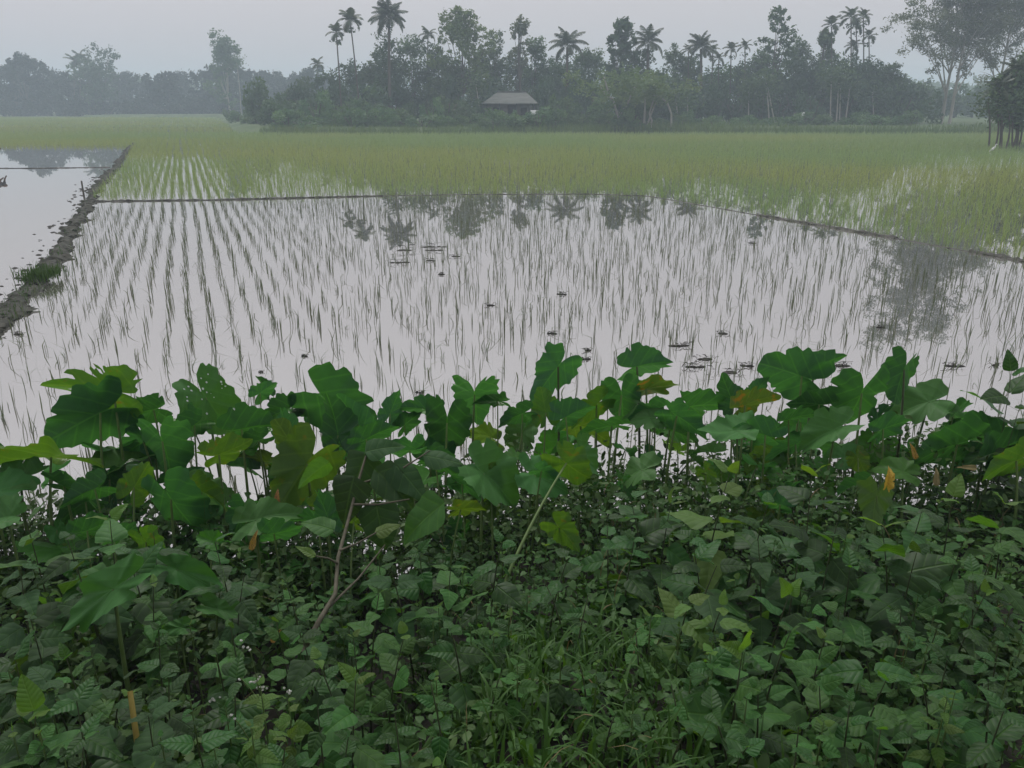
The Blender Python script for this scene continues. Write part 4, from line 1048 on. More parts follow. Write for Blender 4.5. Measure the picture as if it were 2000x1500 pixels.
def taro(px, py, Y, L, ang, phi, beta, matkey='taro', style='flat', label=None, base_dx=0.0, base_dy=None, stem='stem', extra=0, bow=None, wf=None):
    wf = rng.uniform(0.72, 1.0) if wf is None else wf
    """hero taro leaf: attach point at pixel (px, py), blade L pixels long, tip direction ang on screen, phi away from camera, beta = face"""
    p = at_y(px, py, Y); d = depth(p)
    a, ph, be = R(ang), R(phi), R(beta)
    T = math.cos(ph) * (math.cos(a) * CR + math.sin(a) * CU) + math.sin(ph) * CF
    N0 = math.cos(be) * CU - math.sin(be) * CF
    N_ = N0 - T * np.dot(N0, T); N_ = unit(N_); X = np.cross(T, N_)
    S = L * d / FPX / 1.45 / max(math.cos(ph), 0.35)
    bx = p[0] * 0.99 + base_dx + rng.normal(0, 0.03); by = Y + (base_dy if base_dy is not None else -0.10 + rng.normal(0, 0.08))
    base = (bx, by, ground_at(bx, by))
    if not label:
        place = 'over the open water' if py < 800 else 'at the water edge' if py < 900 else 'low on the bank' if py > 990 else 'behind the bank weeds'
        look = {'taro': 'green', 'taro_blue': 'blue-green', 'taro_yellow': 'yellow-green', 'taro_orange': 'yellow-tipped', 'taro_tip': 'green'}[matkey]
        gl_ = 'taro plant with a %s %s leaf %s' % (look, {'flat': 'flat', 'fold': 'folded', 'droop': 'drooping', 'cup': 'cupped', 'ragged': 'torn'}[style], place)
    root = tag(empty('taro_plant', base), label or gl_, 'taro plant', None if label else GT)
    obj('leaf', taro_leaf(matkey, style, int(rng.integers(7))), root, Matrix.Translation(-Vector(base)) @ frame(X * S * wf, T * S, N_ * S, p))
    add_petiole(root, (bx, by, base[2] - 0.05), p, 0.010 * min(max(S / 0.2, 0.7), 1.15), 0.005 * min(max(S / 0.2, 0.7), 1.15), stem, bow)
    for k in range(extra):                                            # smaller lower leaves of the same plant
        az = rng.random() * 6.28; h = rng.uniform(0.4, 0.8) * (p[2] - base[2])
        q = np.array([bx + math.cos(az) * 0.2, by + math.sin(az) * 0.16, base[2] + h]); T2 = unit((math.cos(az), math.sin(az), rng.uniform(-0.7, 0.1)))
        N2 = unit(np.array([0, 0, 1.0]) - T2 * T2[2]); s2 = S * rng.uniform(0.45, 0.8)
        obj('leaf', taro_leaf(['taro', 'taro_blue', 'taro'][k % 3], 'fold', int(rng.integers(4))), root, Matrix.Translation(-Vector(base)) @ frame(np.cross(T2, N2) * s2, T2 * s2, N2 * s2, q))
        add_petiole(root, (bx + rng.normal(0, 0.02), by, base[2] - 0.05), q, 0.008, 0.004, 'stem')
    return root

# (px, py, distance, length px, tip angle, away, face, material, style, label, extra)
HT = [
 (222, 764, 4.45, 175, 168, 10, -62, 'taro_yellow', 'ragged', 'tall taro with a torn, holed yellow-green leaf and frayed end over the water', 1),
 (196, 806, 4.4, 185, 205, 5, -55, 'taro', 'flat', 'taro with a large dark sloping leaf just under the torn yellow-green one', 1),
 (100, 893, 4.0, 205, 178, 0, -16, 'taro_yellow', 'flat', 'taro with a very wide flat yellowish leaf held level', 1),
 (402, 776, 4.6, 150, -60, 15, 62, 'taro_blue', 'droop', 'taro with a big blue-green leaf speckled with bright water drops', 1),
 (300, 800, 4.5, 90, 190, 10, -60, 'taro', 'flat', None, 0),
 (317, 862, 4.2, 112, -90, 40, -58, 'taro', 'fold', None, 1),
 (334, 975, 3.75, 140, -70, 30, -66, 'taro', 'cup', 'taro with a bright green spread leaf, lobes upward, before darker leaves', 1),
 (428, 888, 4.0, 95, 20, 10, -50, 'taro_yellow', 'cup', None, 0),
 (472, 838, 4.3, 110, 15, 20, -50, 'taro', 'fold', None, 1),
 (508, 768, 4.7, 52, 40, 10, -50, 'taro', 'flat', None, 0), (522, 762, 4.9, 46, 120, 10, -50, 'taro', 'flat', None, 0),
 (560, 800, 4.6, 80, 200, 15, -50, 'taro', 'fold', None, 1), (600, 800, 4.7, 60, 60, 15, -40, 'taro', 'flat', None, 0),
 (642, 785, 4.6, 170, -38, 15, -62, 'taro', 'flat', 'taro with a large dark leaf sloping down, one pointed lobe curling up like a horn', 1),
 (762, 808, 4.5, 66, 70, 10, -60, 'taro', 'flat', None, 0),
 (873, 826, 4.4, 125, -95, 30, -62, 'taro', 'cup', 'taro with a broad bright scalloped leaf, notch upward, on a stout stem', 1),
 (835, 800, 4.5, 80, 170, 10, -60, 'taro', 'fold', None, 0),
 (600, 905, 3.8, 165, 235, 10, -66, 'taro_yellow', 'fold', 'taro with a large folded lime leaf, its edges hanging, beside grey-green sapling leaves', 0),
 (575, 880, 3.9, 110, 120, 10, -60, 'taro_yellow', 'flat', None, 0),
 (927, 771, 4.6, 74, -88, 50, -58, 'taro', 'fold', 'small taro leaf opening like a pair of wings on a straight stem', 0),
 (972, 784, 4.6, 66, 175, 5, -30, 'taro', 'flat', None, 0),
 (1090, 716, 4.75, 108, -128, 12, -74, 'taro', 'flat', 'tall taro whose upright heart leaf hangs tip down against the open water', 0),
 (1244, 716, 4.8, 104, 15, 10, -60, 'taro', 'fold', 'tall taro beside the hanging heart leaf, its blade spread like a bird against the water', 0),
 (1214, 772, 4.6, 96, -80, 35, -58, 'taro', 'cup', None, 1),
 (1262, 760, 4.7, 96, 12, 5, -36, 'taro_orange', 'flat', 'taro with a browning orange-tinted leaf pointing sideways', 0),
 (1020, 808, 4.5, 70, 200, 10, -55, 'taro', 'flat', None, 0), (1066, 806, 4.5, 78, 100, 10, -58, 'taro_yellow', 'flat', None, 1),
 (1105, 815, 4.4, 82, 30, 10, -58, 'taro', 'fold', None, 0), (1165, 790, 4.6, 90, 215, 10, -55, 'taro_yellow', 'flat', None, 0),
 (1195, 832, 4.3, 96, 185, 10, -25, 'taro', 'flat', None, 1), (1280, 800, 4.55, 80, 190, 10, -40, 'taro', 'flat', None, 0),
 (1345, 795, 4.6, 105, 10, 15, -45, 'taro', 'ragged', None, 1), (1322, 812, 4.4, 100, -30, 15, -45, 'taro', 'flat', None, 0), (1270, 815, 4.5, 80, 175, 5, 50, 'taro_blue', 'droop', None, 0),
 (1106, 905, 3.7, 108, -40, 20, -66, 'taro_yellow', 'cup', 'taro with a glossy lime leaf on a long slanting pale stem', 0),
 (1430, 782, 4.6, 74, 110, 10, -60, 'taro', 'flat', None, 0), (1455, 792, 4.5, 92, 25, 10, -55, 'taro_orange', 'flat', None, 1), (1475, 770, 4.7, 60, 60, 5, -60, 'taro', 'flat', None, 0),
 (1566, 735, 4.75, 135, 160, 5, -66, 'taro', 'flat', 'tall taro with a wide two-lobed deep green leaf against the water', 1),
 (1590, 722, 4.8, 84, 35, 5, -58, 'taro', 'fold', None, 0),
 (1683, 768, 4.6, 108, -90, 40, -62, 'taro', 'cup', None, 1), (1766, 722, 4.7, 100, -105, 15, -70, 'taro', 'fold', 'taro with a V-notched upright leaf, tip down, next to the blue-grey one', 0),
 (1815, 785, 4.75, 126, 195, 5, 50, 'taro_blue', 'droop', 'taro with a dusty blue-green leaf arched over the water', 0),
 (1862, 812, 4.7, 76, 30, 25, -50, 'taro', 'flat', None, 0), (1712, 818, 4.5, 62, 50, 10, -50, 'taro', 'ragged', None, 0),
 (1600, 790, 4.6, 84, 170, 10, -50, 'taro', 'flat', None, 1), (1632, 838, 4.2, 124, 205, 10, 45, 'taro_blue', 'fold', None, 0), (1725, 838, 4.3, 84, 20, 10, -60, 'taro', 'flat', None, 1),
 (1440, 842, 4.2, 104, 190, 5, 35, 'taro_blue', 'cup', None, 1), (1495, 850, 4.2, 90, 160, 10, -50, 'taro', 'fold', None, 0), (1540, 820, 4.4, 84, 20, 10, -45, 'taro', 'flat', None, 1),
 (945, 925, 3.7, 140, -38, 10, 48, 'taro_blue', 'fold', 'taro with a long two-toned leaf sagging to one side', 0), (1045, 928, 3.8, 108, -25, 5, 50, 'taro_blue', 'flat', None, 0),
 (1712, 968, 3.4, 95, -100, 5, -76, 'taro_tip', 'flat', 'taro whose upright leaf has one dead yellow lobe', 0),
 (1870, 868, 4.3, 150, 195, 5, -50, 'taro', 'flat', None, 0), (1950, 880, 4.2, 120, 30, 5, -55, 'taro', 'flat', None, 0), (1925, 850, 4.4, 110, 160, 5, -45, 'taro', 'fold', None, 0), (1985, 900, 4.0, 110, 200, 5, -55, 'taro_yellow', 'flat', None, 0),
 (222, 1150, 2.45, 225, 215, 5, 60, 'taro_blue', 'flat', 'taro with the longest drooping leaf, pale veins, tip hanging low in the shade', 0),
 (345, 1112, 2.9, 165, -25, 5, 48, 'taro_blue', 'droop', 'taro with a pale-edged leaf tipped sideways behind the long drooping leaf', 0),
 (425, 1190, 2.7, 110, -15, 5, 42, 'taro_blue', 'cup', None, 0), (352, 1226, 2.55, 88, 190, 5, 55, 'taro_blue', 'flat', 'small taro with a heart leaf streaked with white sap', 0),
 (500, 1015, 3.4, 130, 20, 5, 52, 'taro_blue', 'droop', None, 0), (535, 1042, 3.2, 84, 5, 5, -55, 'taro', 'cup', None, 0), (1092, 1030, 3.1, 80, -45, 5, -66, 'taro_yellow', 'flat', None, 0),
 (40, 930, 3.9, 110, 180, 5, 50, 'taro_blue', 'flat', None, 0), (125, 950, 3.8, 120, -20, 5, -40, 'taro', 'flat', None, 0), (185, 955, 3.7, 90, 200, 5, -60, 'taro', 'fold', None, 0), (262, 952, 3.8, 84, 60, 5, -60, 'taro_yellow', 'flat', None, 0),
 (660, 850, 4.1, 110, 100, 10, -55, 'taro', 'fold', None, 0), (715, 858, 4.0, 95, 30, 10, -55, 'taro', 'flat', None, 0), (700, 830, 4.2, 95, 120, 5, -60, 'taro', 'flat', None, 0), (800, 880, 4.0, 90, 190, 5, -40, 'taro', 'cup', None, 0), (850, 905, 3.8, 90, -20, 10, -50, 'taro', 'fold', None, 0),
 (640, 1010, 3.3, 90, 110, 10, -50, 'taro', 'flat', None, 0), (900, 995, 3.3, 70, 10, 10, -45, 'taro_yellow', 'flat', None, 0),
 (5, 900, 4.1, 120, 160, 5, -50, 'taro', 'flat', None, 0), (-10, 960, 3.8, 110, 20, 5, 50, 'taro_blue', 'flat', None, 0), (15, 1010, 3.5, 100, 190, 5, 45, 'taro_blue', 'fold', None, 0),
 (790, 830, 4.5, 60, 40, 10, -50, 'taro', 'flat', None, 0), (560, 850, 4.2, 84, 100, 10, -50, 'taro', 'flat', None, 0), (505, 860, 4.2, 80, 200, 10, -40, 'taro', 'cup', None, 0), (380, 830, 4.4, 84, 210, 10, -50, 'taro', 'fold', None, 0),
]
for (px, py, Y, L, ang, phi, be, mk, st, lb, ex) in HT:
    kw = {}
    if (px, py) == (1106, 905): kw = dict(base_dx=-0.42, base_dy=-0.75)
    if py < 725: kw = dict(stem='stem_dark')
    if py > 1100: kw = dict(wf=0.48)
    taro(px, py, Y, L, ang, phi, be, mk, st, lb, extra=ex, **kw)
# dead yellow lobe and droplets are pieces of their leaves
def first(label): return next(o for o in C.objects if o.get('label') == label)
rt = first('taro whose upright leaf has one dead yellow lobe')
p = at_y(1739, 938, 3.39); S = 44 * depth(p) / FPX / 1.45
obj('dead_lobe', taro_leaf('yellow_lobe', 'fold', 1), rt, Matrix.Translation(-rt.location) @ frame(CR * S * 0.55, unit(CU + 0.25 * CR) * S, unit(-CF + .3 * CR) * S, p + np.array([-0.012, 0, -0.01])))
rt = first('taro with a big blue-green leaf speckled with bright water drops')
lf = next(c for c in C.objects if c.parent == rt and c.name.startswith('leaf'))
m_drop = plain_mat('water_drop', (0.55, 0.58, 0.56), (0.75, 0.77, 0.76), 5, 0.08, spec=0.8)
drop = clod_mesh(3, 0.5, 0.05); drop = drop.copy(); drop.materials.clear(); drop.materials.append(m_drop)
lv = np.array([v.co[:] for v in lf.data.vertices])
for k in range(26):
    c = lv[rng.integers(75, len(lv) - 76)]; o = obj('water_drop', drop, lf); s = rng.uniform(0.012, 0.028)
    o.location = (c[0] + rng.normal(0, .02), c[1] + rng.normal(0, .02), c[2] + 0.004); o.scale = (s, s, s * .6)

# background filler taro between the heroes
for k in range(95):
    x = rng.uniform(-3.5, 4.0); Y = bank_edge(x) + rng.uniform(-0.95, 0.4)
    hgt = rng.uniform(0.28, 0.62); z = max(ground_at(x, Y), 0) + hgt
    pp = np.array([x, Y, z]) - EYE; px = 1000 + FPX * pp[0] / np.dot(pp, CF); py = 750 - FPX * np.dot(pp, CU) / np.dot(pp, CF)
    if py < 815: py = 815 + rng.uniform(0, 60)
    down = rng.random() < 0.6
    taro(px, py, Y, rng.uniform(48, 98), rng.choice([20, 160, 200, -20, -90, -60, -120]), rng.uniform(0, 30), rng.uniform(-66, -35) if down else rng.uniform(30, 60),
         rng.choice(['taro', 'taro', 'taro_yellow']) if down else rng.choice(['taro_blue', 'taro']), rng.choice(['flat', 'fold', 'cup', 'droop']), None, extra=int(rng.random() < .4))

# ------------------------------------------------------------------ broad-leaved weeds
def ovate_mesh(seed, mat, wid=0.36, acute=0.75, fold=0.3, arch=0.5, serr=0.022, base=0.5):
    r_ = np.random.default_rng(seed); n = 15
    t = np.linspace(0, 1, n)
    w = wid * np.sin(math.pi * t ** base) ** acute * (1 - 0.25 * t)
    w = w * (1 + serr * np.where(np.arange(n) % 2 == 0, 1, -1)); w[0] = 0.012; w[-1] = 0.0
    cols = np.array([-1, -0.62, -0.28, 0, 0.28, 0.62, 1.0])
    X = w[:, None] * cols[None, :]; Yy = np.repeat(t[:, None], 7, 1) - 0.05 * np.abs(cols)[None, :] * (1 - t[:, None])
    wob = 0.025 * np.sin(t * 9 + r_.random() * 6)[:, None] * np.abs(cols)[None, :] + 0.02 * np.sin(t * 13 + r_.random() * 6)[:, None] * cols[None, :]
    Z = fold * np.abs(X) - arch * (t[:, None] ** 2) * 0.5 + wob
    Z = Z - 0.3 * np.abs(X) ** 2 * 3
    mb_ = MB(); V = np.stack([X, Yy, Z], -1).reshape(-1, 3)
    i = (np.arange(n - 1) * 7)[:, None] + np.arange(6)[None]
    mb_.add(V, np.stack([i, i + 1, i + 8, i + 7], -1).reshape(-1, 4), 0.5, V[:, :2])
    return mb_.mesh('leaf', mat)
ov_cache = {}
def ovate(mk, k, form='broad'):
    key = (mk, k, form)
    if key not in ov_cache:
        a = {'broad': dict(wid=0.36, acute=0.72, base=0.55), 'heart': dict(wid=0.42, acute=0.6, base=0.45), 'narrow': dict(wid=0.22, acute=0.9, base=0.7, serr=0.01), 'round': dict(wid=0.46, acute=0.55, base=0.65, arch=0.25)}[form]
        ov_cache[key] = ovate_mesh(k * 7 + len(form), M[mk], fold=[0.25, 0.5, 0.1, 0.35][k % 4], **{**dict(arch=[0.35, 0.7, 0.2, 0.55][k % 4]), **a})
    return ov_cache[key]

def weed(name, px, py, Y, ll, nodes, mk, young, label, group, form='broad', inter=0.07, drop=(0.0, 0.0), az0=None, stem='stem_dark', cat='weed', pitch0=40, pitch1=-18, per=2, lo_scale=1.0):
    """upright weed: tip at pixel (px, py) and distance Y, opposite leaf pairs turned by 90 degrees from node to node; ll = largest leaf in m"""
    Y = Y * (0.93 if py < 1250 else 0.90)
    p = at_y(px, py, Y); bx, by = p[0] + drop[0], Y + drop[1]
    gz = ground_at(bx, by); H = max(p[2] - gz, 0.08)
    root = tag(empty(name, (bx, by, gz)), label, cat, group)
    t = p - np.array([bx, by, gz])
    pth = bez((0, 0, -0.04), (t[0] * 0.2, t[1] * 0.2, H * 0.55), t, 10)
    mb_ = MB(); mb_.add(*tube(pth, np.linspace(0.0042 * (1 + ll * 2), 0.0014, 10), 5)); obj('stem', mb_.mesh('stem', M[stem]), root)
    a = rng.random() * 6.28 if az0 is None else az0
    cum = np.concatenate([[0], np.cumsum(np.linalg.norm(np.diff(pth, axis=0), axis=1))])
    for k in range(nodes):
        s = cum[-1] - inter * (k ** 1.12) * rng.uniform(0.92, 1.08)
        if s < 0.02: break
        q = np.array([np.interp(s, cum, pth[:, j]) for j in range(3)])
        grow = min(0.42 + 0.3 * k, 1.0) * (lo_scale if k > 2 else 1.0)
        for j in range(per):
            az = a + j * 2 * math.pi / per + rng.normal(0, 0.12)
            pit = R(np.interp(k, [0, max(nodes - 1, 1) * 0.6 + 0.5], [pitch0, pitch1]) + rng.normal(0, 17))
            L = ll * grow * rng.uniform(0.82, 1.1)
            pet = 0.16 * L
            dv_ = np.array([math.cos(az) * math.cos(pit), math.sin(az) * math.cos(pit), math.sin(pit)])
            N_ = unit(np.array([0, 0, 1.0]) - dv_ * dv_[2] + rng.normal(0, 0.27, 3)); N_ = unit(N_ - dv_ * np.dot(N_, dv_)); X = np.cross(dv_, N_)
            m_ = young if k == 0 and young else mk
            lf_ = obj('leaf', ovate(m_, int(rng.integers(4)), form), root, frame(X * L, dv_ * L, N_ * L, q + dv_ * pet))
        a += R(90) + rng.normal(0, 0.1)
    return root

GB = 'broad-leaved weeds on the bank'
LB = 'upright broad-leaved weed with opposite veined leaves on the bank'
WD = [  # px, py, Y, leaf length, nodes, material, young material, label
 (1585, 930, 3.35, 0.16, 4, 'broad', 'young', 'upright weed with two lime crinkled top leaves over grey-green veined ones'),
 (1722, 1030, 2.95, 0.17, 4, 'broad', 'young', 'weed with a bright folded tip bud inside a rosette of broad veined leaves'),
 (1425, 925, 3.4, 0.15, 5, 'lime', 'lime', 'lime-green weed with ribbed round leaves beside the taro stems'),
 (1400, 1105, 2.75, 0.16, 3, 'broad_grey', None, 'weed with dull dark grey heart-shaped leaves hanging over the tangle'),
 (1540, 1165, 2.5, 0.12, 3, 'broad', 'young', 'short weed with two erect bright leaves above round ones'),
 (1612, 1190, 2.45, 0.12, 3, 'pale', None, None), (1545, 1232, 2.25, 0.085, 4, 'pale', 'pale', None), (1610, 1250, 2.2, 0.085, 4, 'pale', 'young', 'pale-stemmed weed with neat paired leaves, lime at the tip'),
 (1450, 1275, 2.1, 0.13, 4, 'pale', 'young', 'weed with one tall upright grey-green leaf above paired leaves'), (1345, 1180, 2.5, 0.13, 2, 'lime', None, 'stub of weed with two torn upright lime leaves'), (1410, 1185, 2.45, 0.12, 2, 'lime', 'young', None),
 (1925, 1160, 2.55, 0.10, 4, 'broad', 'young', None), (1960, 985, 3.2, 0.16, 3, 'pale', 'young', None), (1860, 975, 3.3, 0.18, 2, 'broad', 'lime', 'weed holding a long level lime leaf across the taro stems'), (1975, 730, 4.7, 0.19, 4, 'broad', 'broad', 'dark bush with long glossy leaves reaching out over the water'),
 (1990, 800, 4.5, 0.15, 4, 'broad_grey', None, None), (1730, 1330, 1.95, 0.07, 5, 'pale', 'pale', 'weed with a tight pale crown of curled young leaves'),
 (1800, 1330, 1.95, 0.07, 4, 'pale', None, None), (1660, 1370, 1.9, 0.075, 4, 'broad', None, None), (1720, 1425, 1.75, 0.07, 4, 'broad', 'pale', None), (1480, 1340, 2.0, 0.075, 4, 'broad', 'pale', None), (1930, 1330, 2.0, 0.07, 5, 'broad', None, None), (1560, 1420, 1.75, 0.07, 4, 'broad', None, None), (1460, 1460, 1.7, 0.07, 4, 'broad', None, None),
 (1310, 1335, 2.0, 0.06, 4, 'pale', None, None), (1240, 1050, 3.0, 0.12, 3, 'broad', None, None), (1185, 1010, 3.2, 0.12, 3, 'broad', None, None), (1310, 985, 3.3, 0.14, 3, 'broad', 'lime', None), (1480, 1050, 2.9, 0.13, 3, 'broad_grey', None, None), (1640, 1000, 3.1, 0.15, 3, 'broad_grey', None, None),
 (1790, 1080, 2.8, 0.14, 3, 'broad_grey', None, None), (1880, 1060, 2.9, 0.10, 4, 'pale', None, None), (1830, 1230, 2.3, 0.08, 4, 'broad', None, None), (1950, 1250, 2.25, 0.08, 4, 'broad', None, None), (1760, 1190, 2.4, 0.09, 4, 'broad', None, None),
 (52, 1020, 3.2, 0.15, 4, 'pale', 'pale', 'pale dusty-leaved weed at the water side below the level yellowish taro leaf'), (215, 1015, 3.2, 0.15, 4, 'pale', 'young', 'dusty pale weed with a broad round leaf and narrow lime shoot'), (130, 1050, 3.0, 0.14, 4, 'broad_grey', None, None), (300, 1040, 3.1, 0.13, 3, 'broad_grey', None, None),
 (40, 1110, 2.8, 0.15, 4, 'broad_grey', None, None), (150, 1110, 2.8, 0.13, 4, 'broad_grey', None, None), (60, 1210, 2.4, 0.12, 4, 'broad_grey', None, None), (300, 1140, 2.65, 0.085, 4, 'pale', 'young', None), (310, 1230, 2.35, 0.08, 5, 'broad', None, None),
 (130, 1285, 2.15, 0.075, 4, 'pale', 'pale', 'leaning pale twig of small fresh leaves above a big rounded leaf'), (70, 1395, 1.85, 0.15, 4, 'pale', 'young', 'large weed with felted oval leaves around a small central bud'), (165, 1440, 1.75, 0.14, 3, 'broad', None, None), (385, 1455, 1.7, 0.13, 2, 'broad', None, 'dark weed with two glossy oval leaves near the yellow stalk'),
 (90, 1330, 2.0, 0.15, 3, 'broad_grey', None, None), (240, 1330, 2.0, 0.09, 4, 'broad_grey', None, None), (330, 1320, 2.05, 0.085, 5, 'broad_grey', None, None), (420, 1270, 2.2, 0.08, 5, 'broad_grey', None, None), (540, 1215, 2.4, 0.075, 5, 'pale', 'pale', None), (450, 1225, 2.4, 0.07, 5, 'pale', 'pale', None), (560, 1140, 2.6, 0.075, 4, 'pale', 'pale', None),
 (695, 1330, 2.0, 0.11, 3, 'pale', 'lime', 'fresh weed with a V of two long pale leaves in the middle of the bank'), (740, 1160, 2.55, 0.08, 6, 'pale', 'pale', 'tall leafy shoot with many small drooping pale leaves'), (790, 1240, 2.25, 0.085, 5, 'pale', 'young', None), (690, 1245, 2.3, 0.07, 4, 'pale', 'lime', None), (620, 1290, 2.1, 0.085, 4, 'broad', 'lime', None),
 (770, 1390, 1.85, 0.09, 4, 'broad', None, None), (620, 1380, 1.85, 0.085, 4, 'broad', None, None), (840, 1330, 2.0, 0.07, 4, 'broad', None, None), (560, 1440, 1.75, 0.08, 4, 'broad', 'lime', None), (680, 1440, 1.75, 0.07, 4, 'broad', None, None),
 (960, 1180, 2.5, 0.06, 4, 'pale', None, None), (1060, 1130, 2.7, 0.075, 4, 'broad', None, None), (1150, 1160, 2.6, 0.075, 4, 'broad', None, None), (1130, 1290, 2.15, 0.06, 4, 'pale', None, None), (1240, 1230, 2.3, 0.065, 4, 'pale', None, None), (1200, 1400, 1.85, 0.06, 4, 'pale', None, None), (1340, 1430, 1.75, 0.065, 4, 'broad', None, None), (980, 1310, 2.1, 0.05, 3, 'pale', None, None),
 (820, 1080, 2.9, 0.11, 3, 'broad', None, None), (760, 1100, 2.8, 0.12, 3, 'broad_grey', None, None), (480, 1110, 2.8, 0.09, 4, 'broad_grey', None, None),
]
for (px, py, Y, ll, nd, mk) in ((1500, 985, 3.3, .15, 4, 'broad'), (1800, 1000, 3.2, .15, 4, 'broad'), (1660, 1110, 2.75, .15, 3, 'broad'), (1900, 1120, 2.7, .13, 4, 'broad'), (1560, 1090, 2.8, .14, 4, 'broad_grey'), (1350, 1050, 3.0, .14, 3, 'broad'),
                                (1230, 970, 3.4, .13, 4, 'broad'), (1110, 1090, 2.8, .11, 4, 'broad'), (980, 1060, 2.95, .12, 4, 'broad'), (880, 1110, 2.75, .11, 4, 'pale'), (420, 1060, 3.0, .14, 4, 'broad'), (250, 1085, 2.85, .14, 4, 'broad'),
                                (30, 1290, 2.15, .15, 3, 'broad'), (150, 1370, 1.9, .14, 3, 'broad'), (290, 1400, 1.85, .13, 3, 'broad_grey'), (460, 1330, 2.0, .11, 3, 'broad'), (590, 1240, 2.3, .12, 3, 'broad_grey'), (880, 1230, 2.35, .11, 3, 'broad'),
                                (1690, 1270, 2.15, .13, 3, 'broad'), (1850, 1290, 2.1, .12, 3, 'broad'), (1960, 1390, 1.85, .12, 3, 'broad'), (1390, 1390, 1.85, .11, 3, 'broad'), (1600, 1340, 2.0, .12, 3, 'pale'), (1780, 1440, 1.75, .11, 3, 'broad'), (1940, 1080, 2.85, .14, 3, 'pale')):
    WD.append((px, py, Y, ll * 1.15, nd, mk, None, None))
for (px, py, Y, ll, nd, mk, yg, lb) in WD:
    ll = ll * (1.45 if lb else 1.2) if ll > 0.1 else ll * (1.35 if lb else 1.08)
    form = rng.choice(['broad', 'broad', 'heart']) if ll > 0.1 else rng.choice(['broad', 'heart', 'round', 'broad'])
    weed('broadleaf_weed', px, py, Y, ll, nd + (2 if ll < 0.12 else 1), mk, yg, lb or ('broad-leaved weed with %s %s leaves %s' % ({'broad': 'deep green', 'pale': 'light green', 'broad_grey': 'dull grey-green', 'lime': 'lime'}[mk], {'broad': 'oval', 'heart': 'heart-shaped', 'round': 'rounded'}[str(form)], 'below the taro row' if py < 1080 else 'amid the bank tangle' if py < 1300 else 'on the grassy top of the bank')), None if lb else GB, form, inter=0.045 + ll * 0.32, drop=(rng.normal(0, 0.05), rng.normal(0, 0.05)), pitch0=42 if yg else 20)
# extra small weeds filling the bank
for k in range(250):
    Y = rng.uniform(1.45, 4.4); hw = 0.70 * (0.94 * Y + 0.6) + 0.5; x = rng.uniform(-hw, hw)
    if abs(x - 0.05 * Y) < 0.28 and Y < 2.1: continue
    h = rng.uniform(0.07, 0.18) * (1 + 1.0 * (Y > 3.3))
    gz = max(float(bank_top(x, Y)), ground_at(x, Y)); pp = np.array([x, Y, gz + h * 0.75]) - EYE; px = 1000 + FPX * pp[0] / np.dot(pp, CF); py = 750 - FPX * np.dot(pp, CU) / np.dot(pp, CF)
    if py < 850: continue
    ll = (rng.uniform(0.04, 0.075) if rng.random() < 0.85 else rng.uniform(0.075, 0.12)) * (1.15 if Y > 3 else 1)
    mk_ = rng.choice(['broad', 'pale', 'broad', 'broad_grey']); fo_ = rng.choice(['broad', 'heart', 'round', 'narrow'])
    wl_ = 'small weed with %s %s leaves in the tangle %s' % ({'broad': 'deep green', 'pale': 'light green', 'broad_grey': 'dull grey-green'}[mk_], {'broad': 'oval', 'heart': 'heart-shaped', 'round': 'rounded', 'narrow': 'narrow'}[fo_],
                                                         'by the water edge' if Y > 3.4 else 'halfway down the bank' if Y > 2.4 else 'at the top of the bank')
    weed('small_weed', px, py, Y, ll, int(rng.integers(4, 9)), mk_, rng.choice(['pale', 'young', '']) or None, wl_, 'small weeds on the bank', fo_, inter=0.022 + ll * 0.28, pitch0=30, stem='stem')

# grey-green sapling with a woody crooked stem and big rounded leaves
sb = at_y(592, 1262, 2.35); sb[2] = ground_at(sb[0], 2.35)
sap = tag(empty('sapling', sb), 'crooked woody sapling with big dull grey-green leaves in front of the lime taro', 'sapling')
def spx(pts): return np.array([at_y(a, b, c) - sb for a, b, c in pts])
mb = MB(); mb.add(*tube(spx([(590, 1275, 2.35), (622, 1215, 2.45), (655, 1160, 2.6), (660, 1090, 2.75), (682, 1010, 2.95), (700, 940, 3.1), (715, 890, 3.2)]), np.linspace(0.011, 0.005, 7), 6)); obj('trunk', mb.mesh('trunk', M['twig']), sap)
for pts in ([(640, 1188, 2.55), (700, 1130, 2.7), (752, 1064, 2.9)], [(660, 1100, 2.72), (640, 1090, 2.7), (616, 1086, 2.65)], [(664, 1075, 2.75), (700, 1060, 2.8), (735, 1040, 2.85)], [(700, 945, 3.1), (770, 925, 3.15), (840, 880, 3.2)], [(690, 985, 3.0), (740, 985, 3.0), (800, 975, 2.95)]):
    mb = MB(); mb.add(*tube(spx(pts), np.linspace(0.006, 0.003, 3), 5)); obj('branch', mb.mesh('branch', M['twig']), sap)
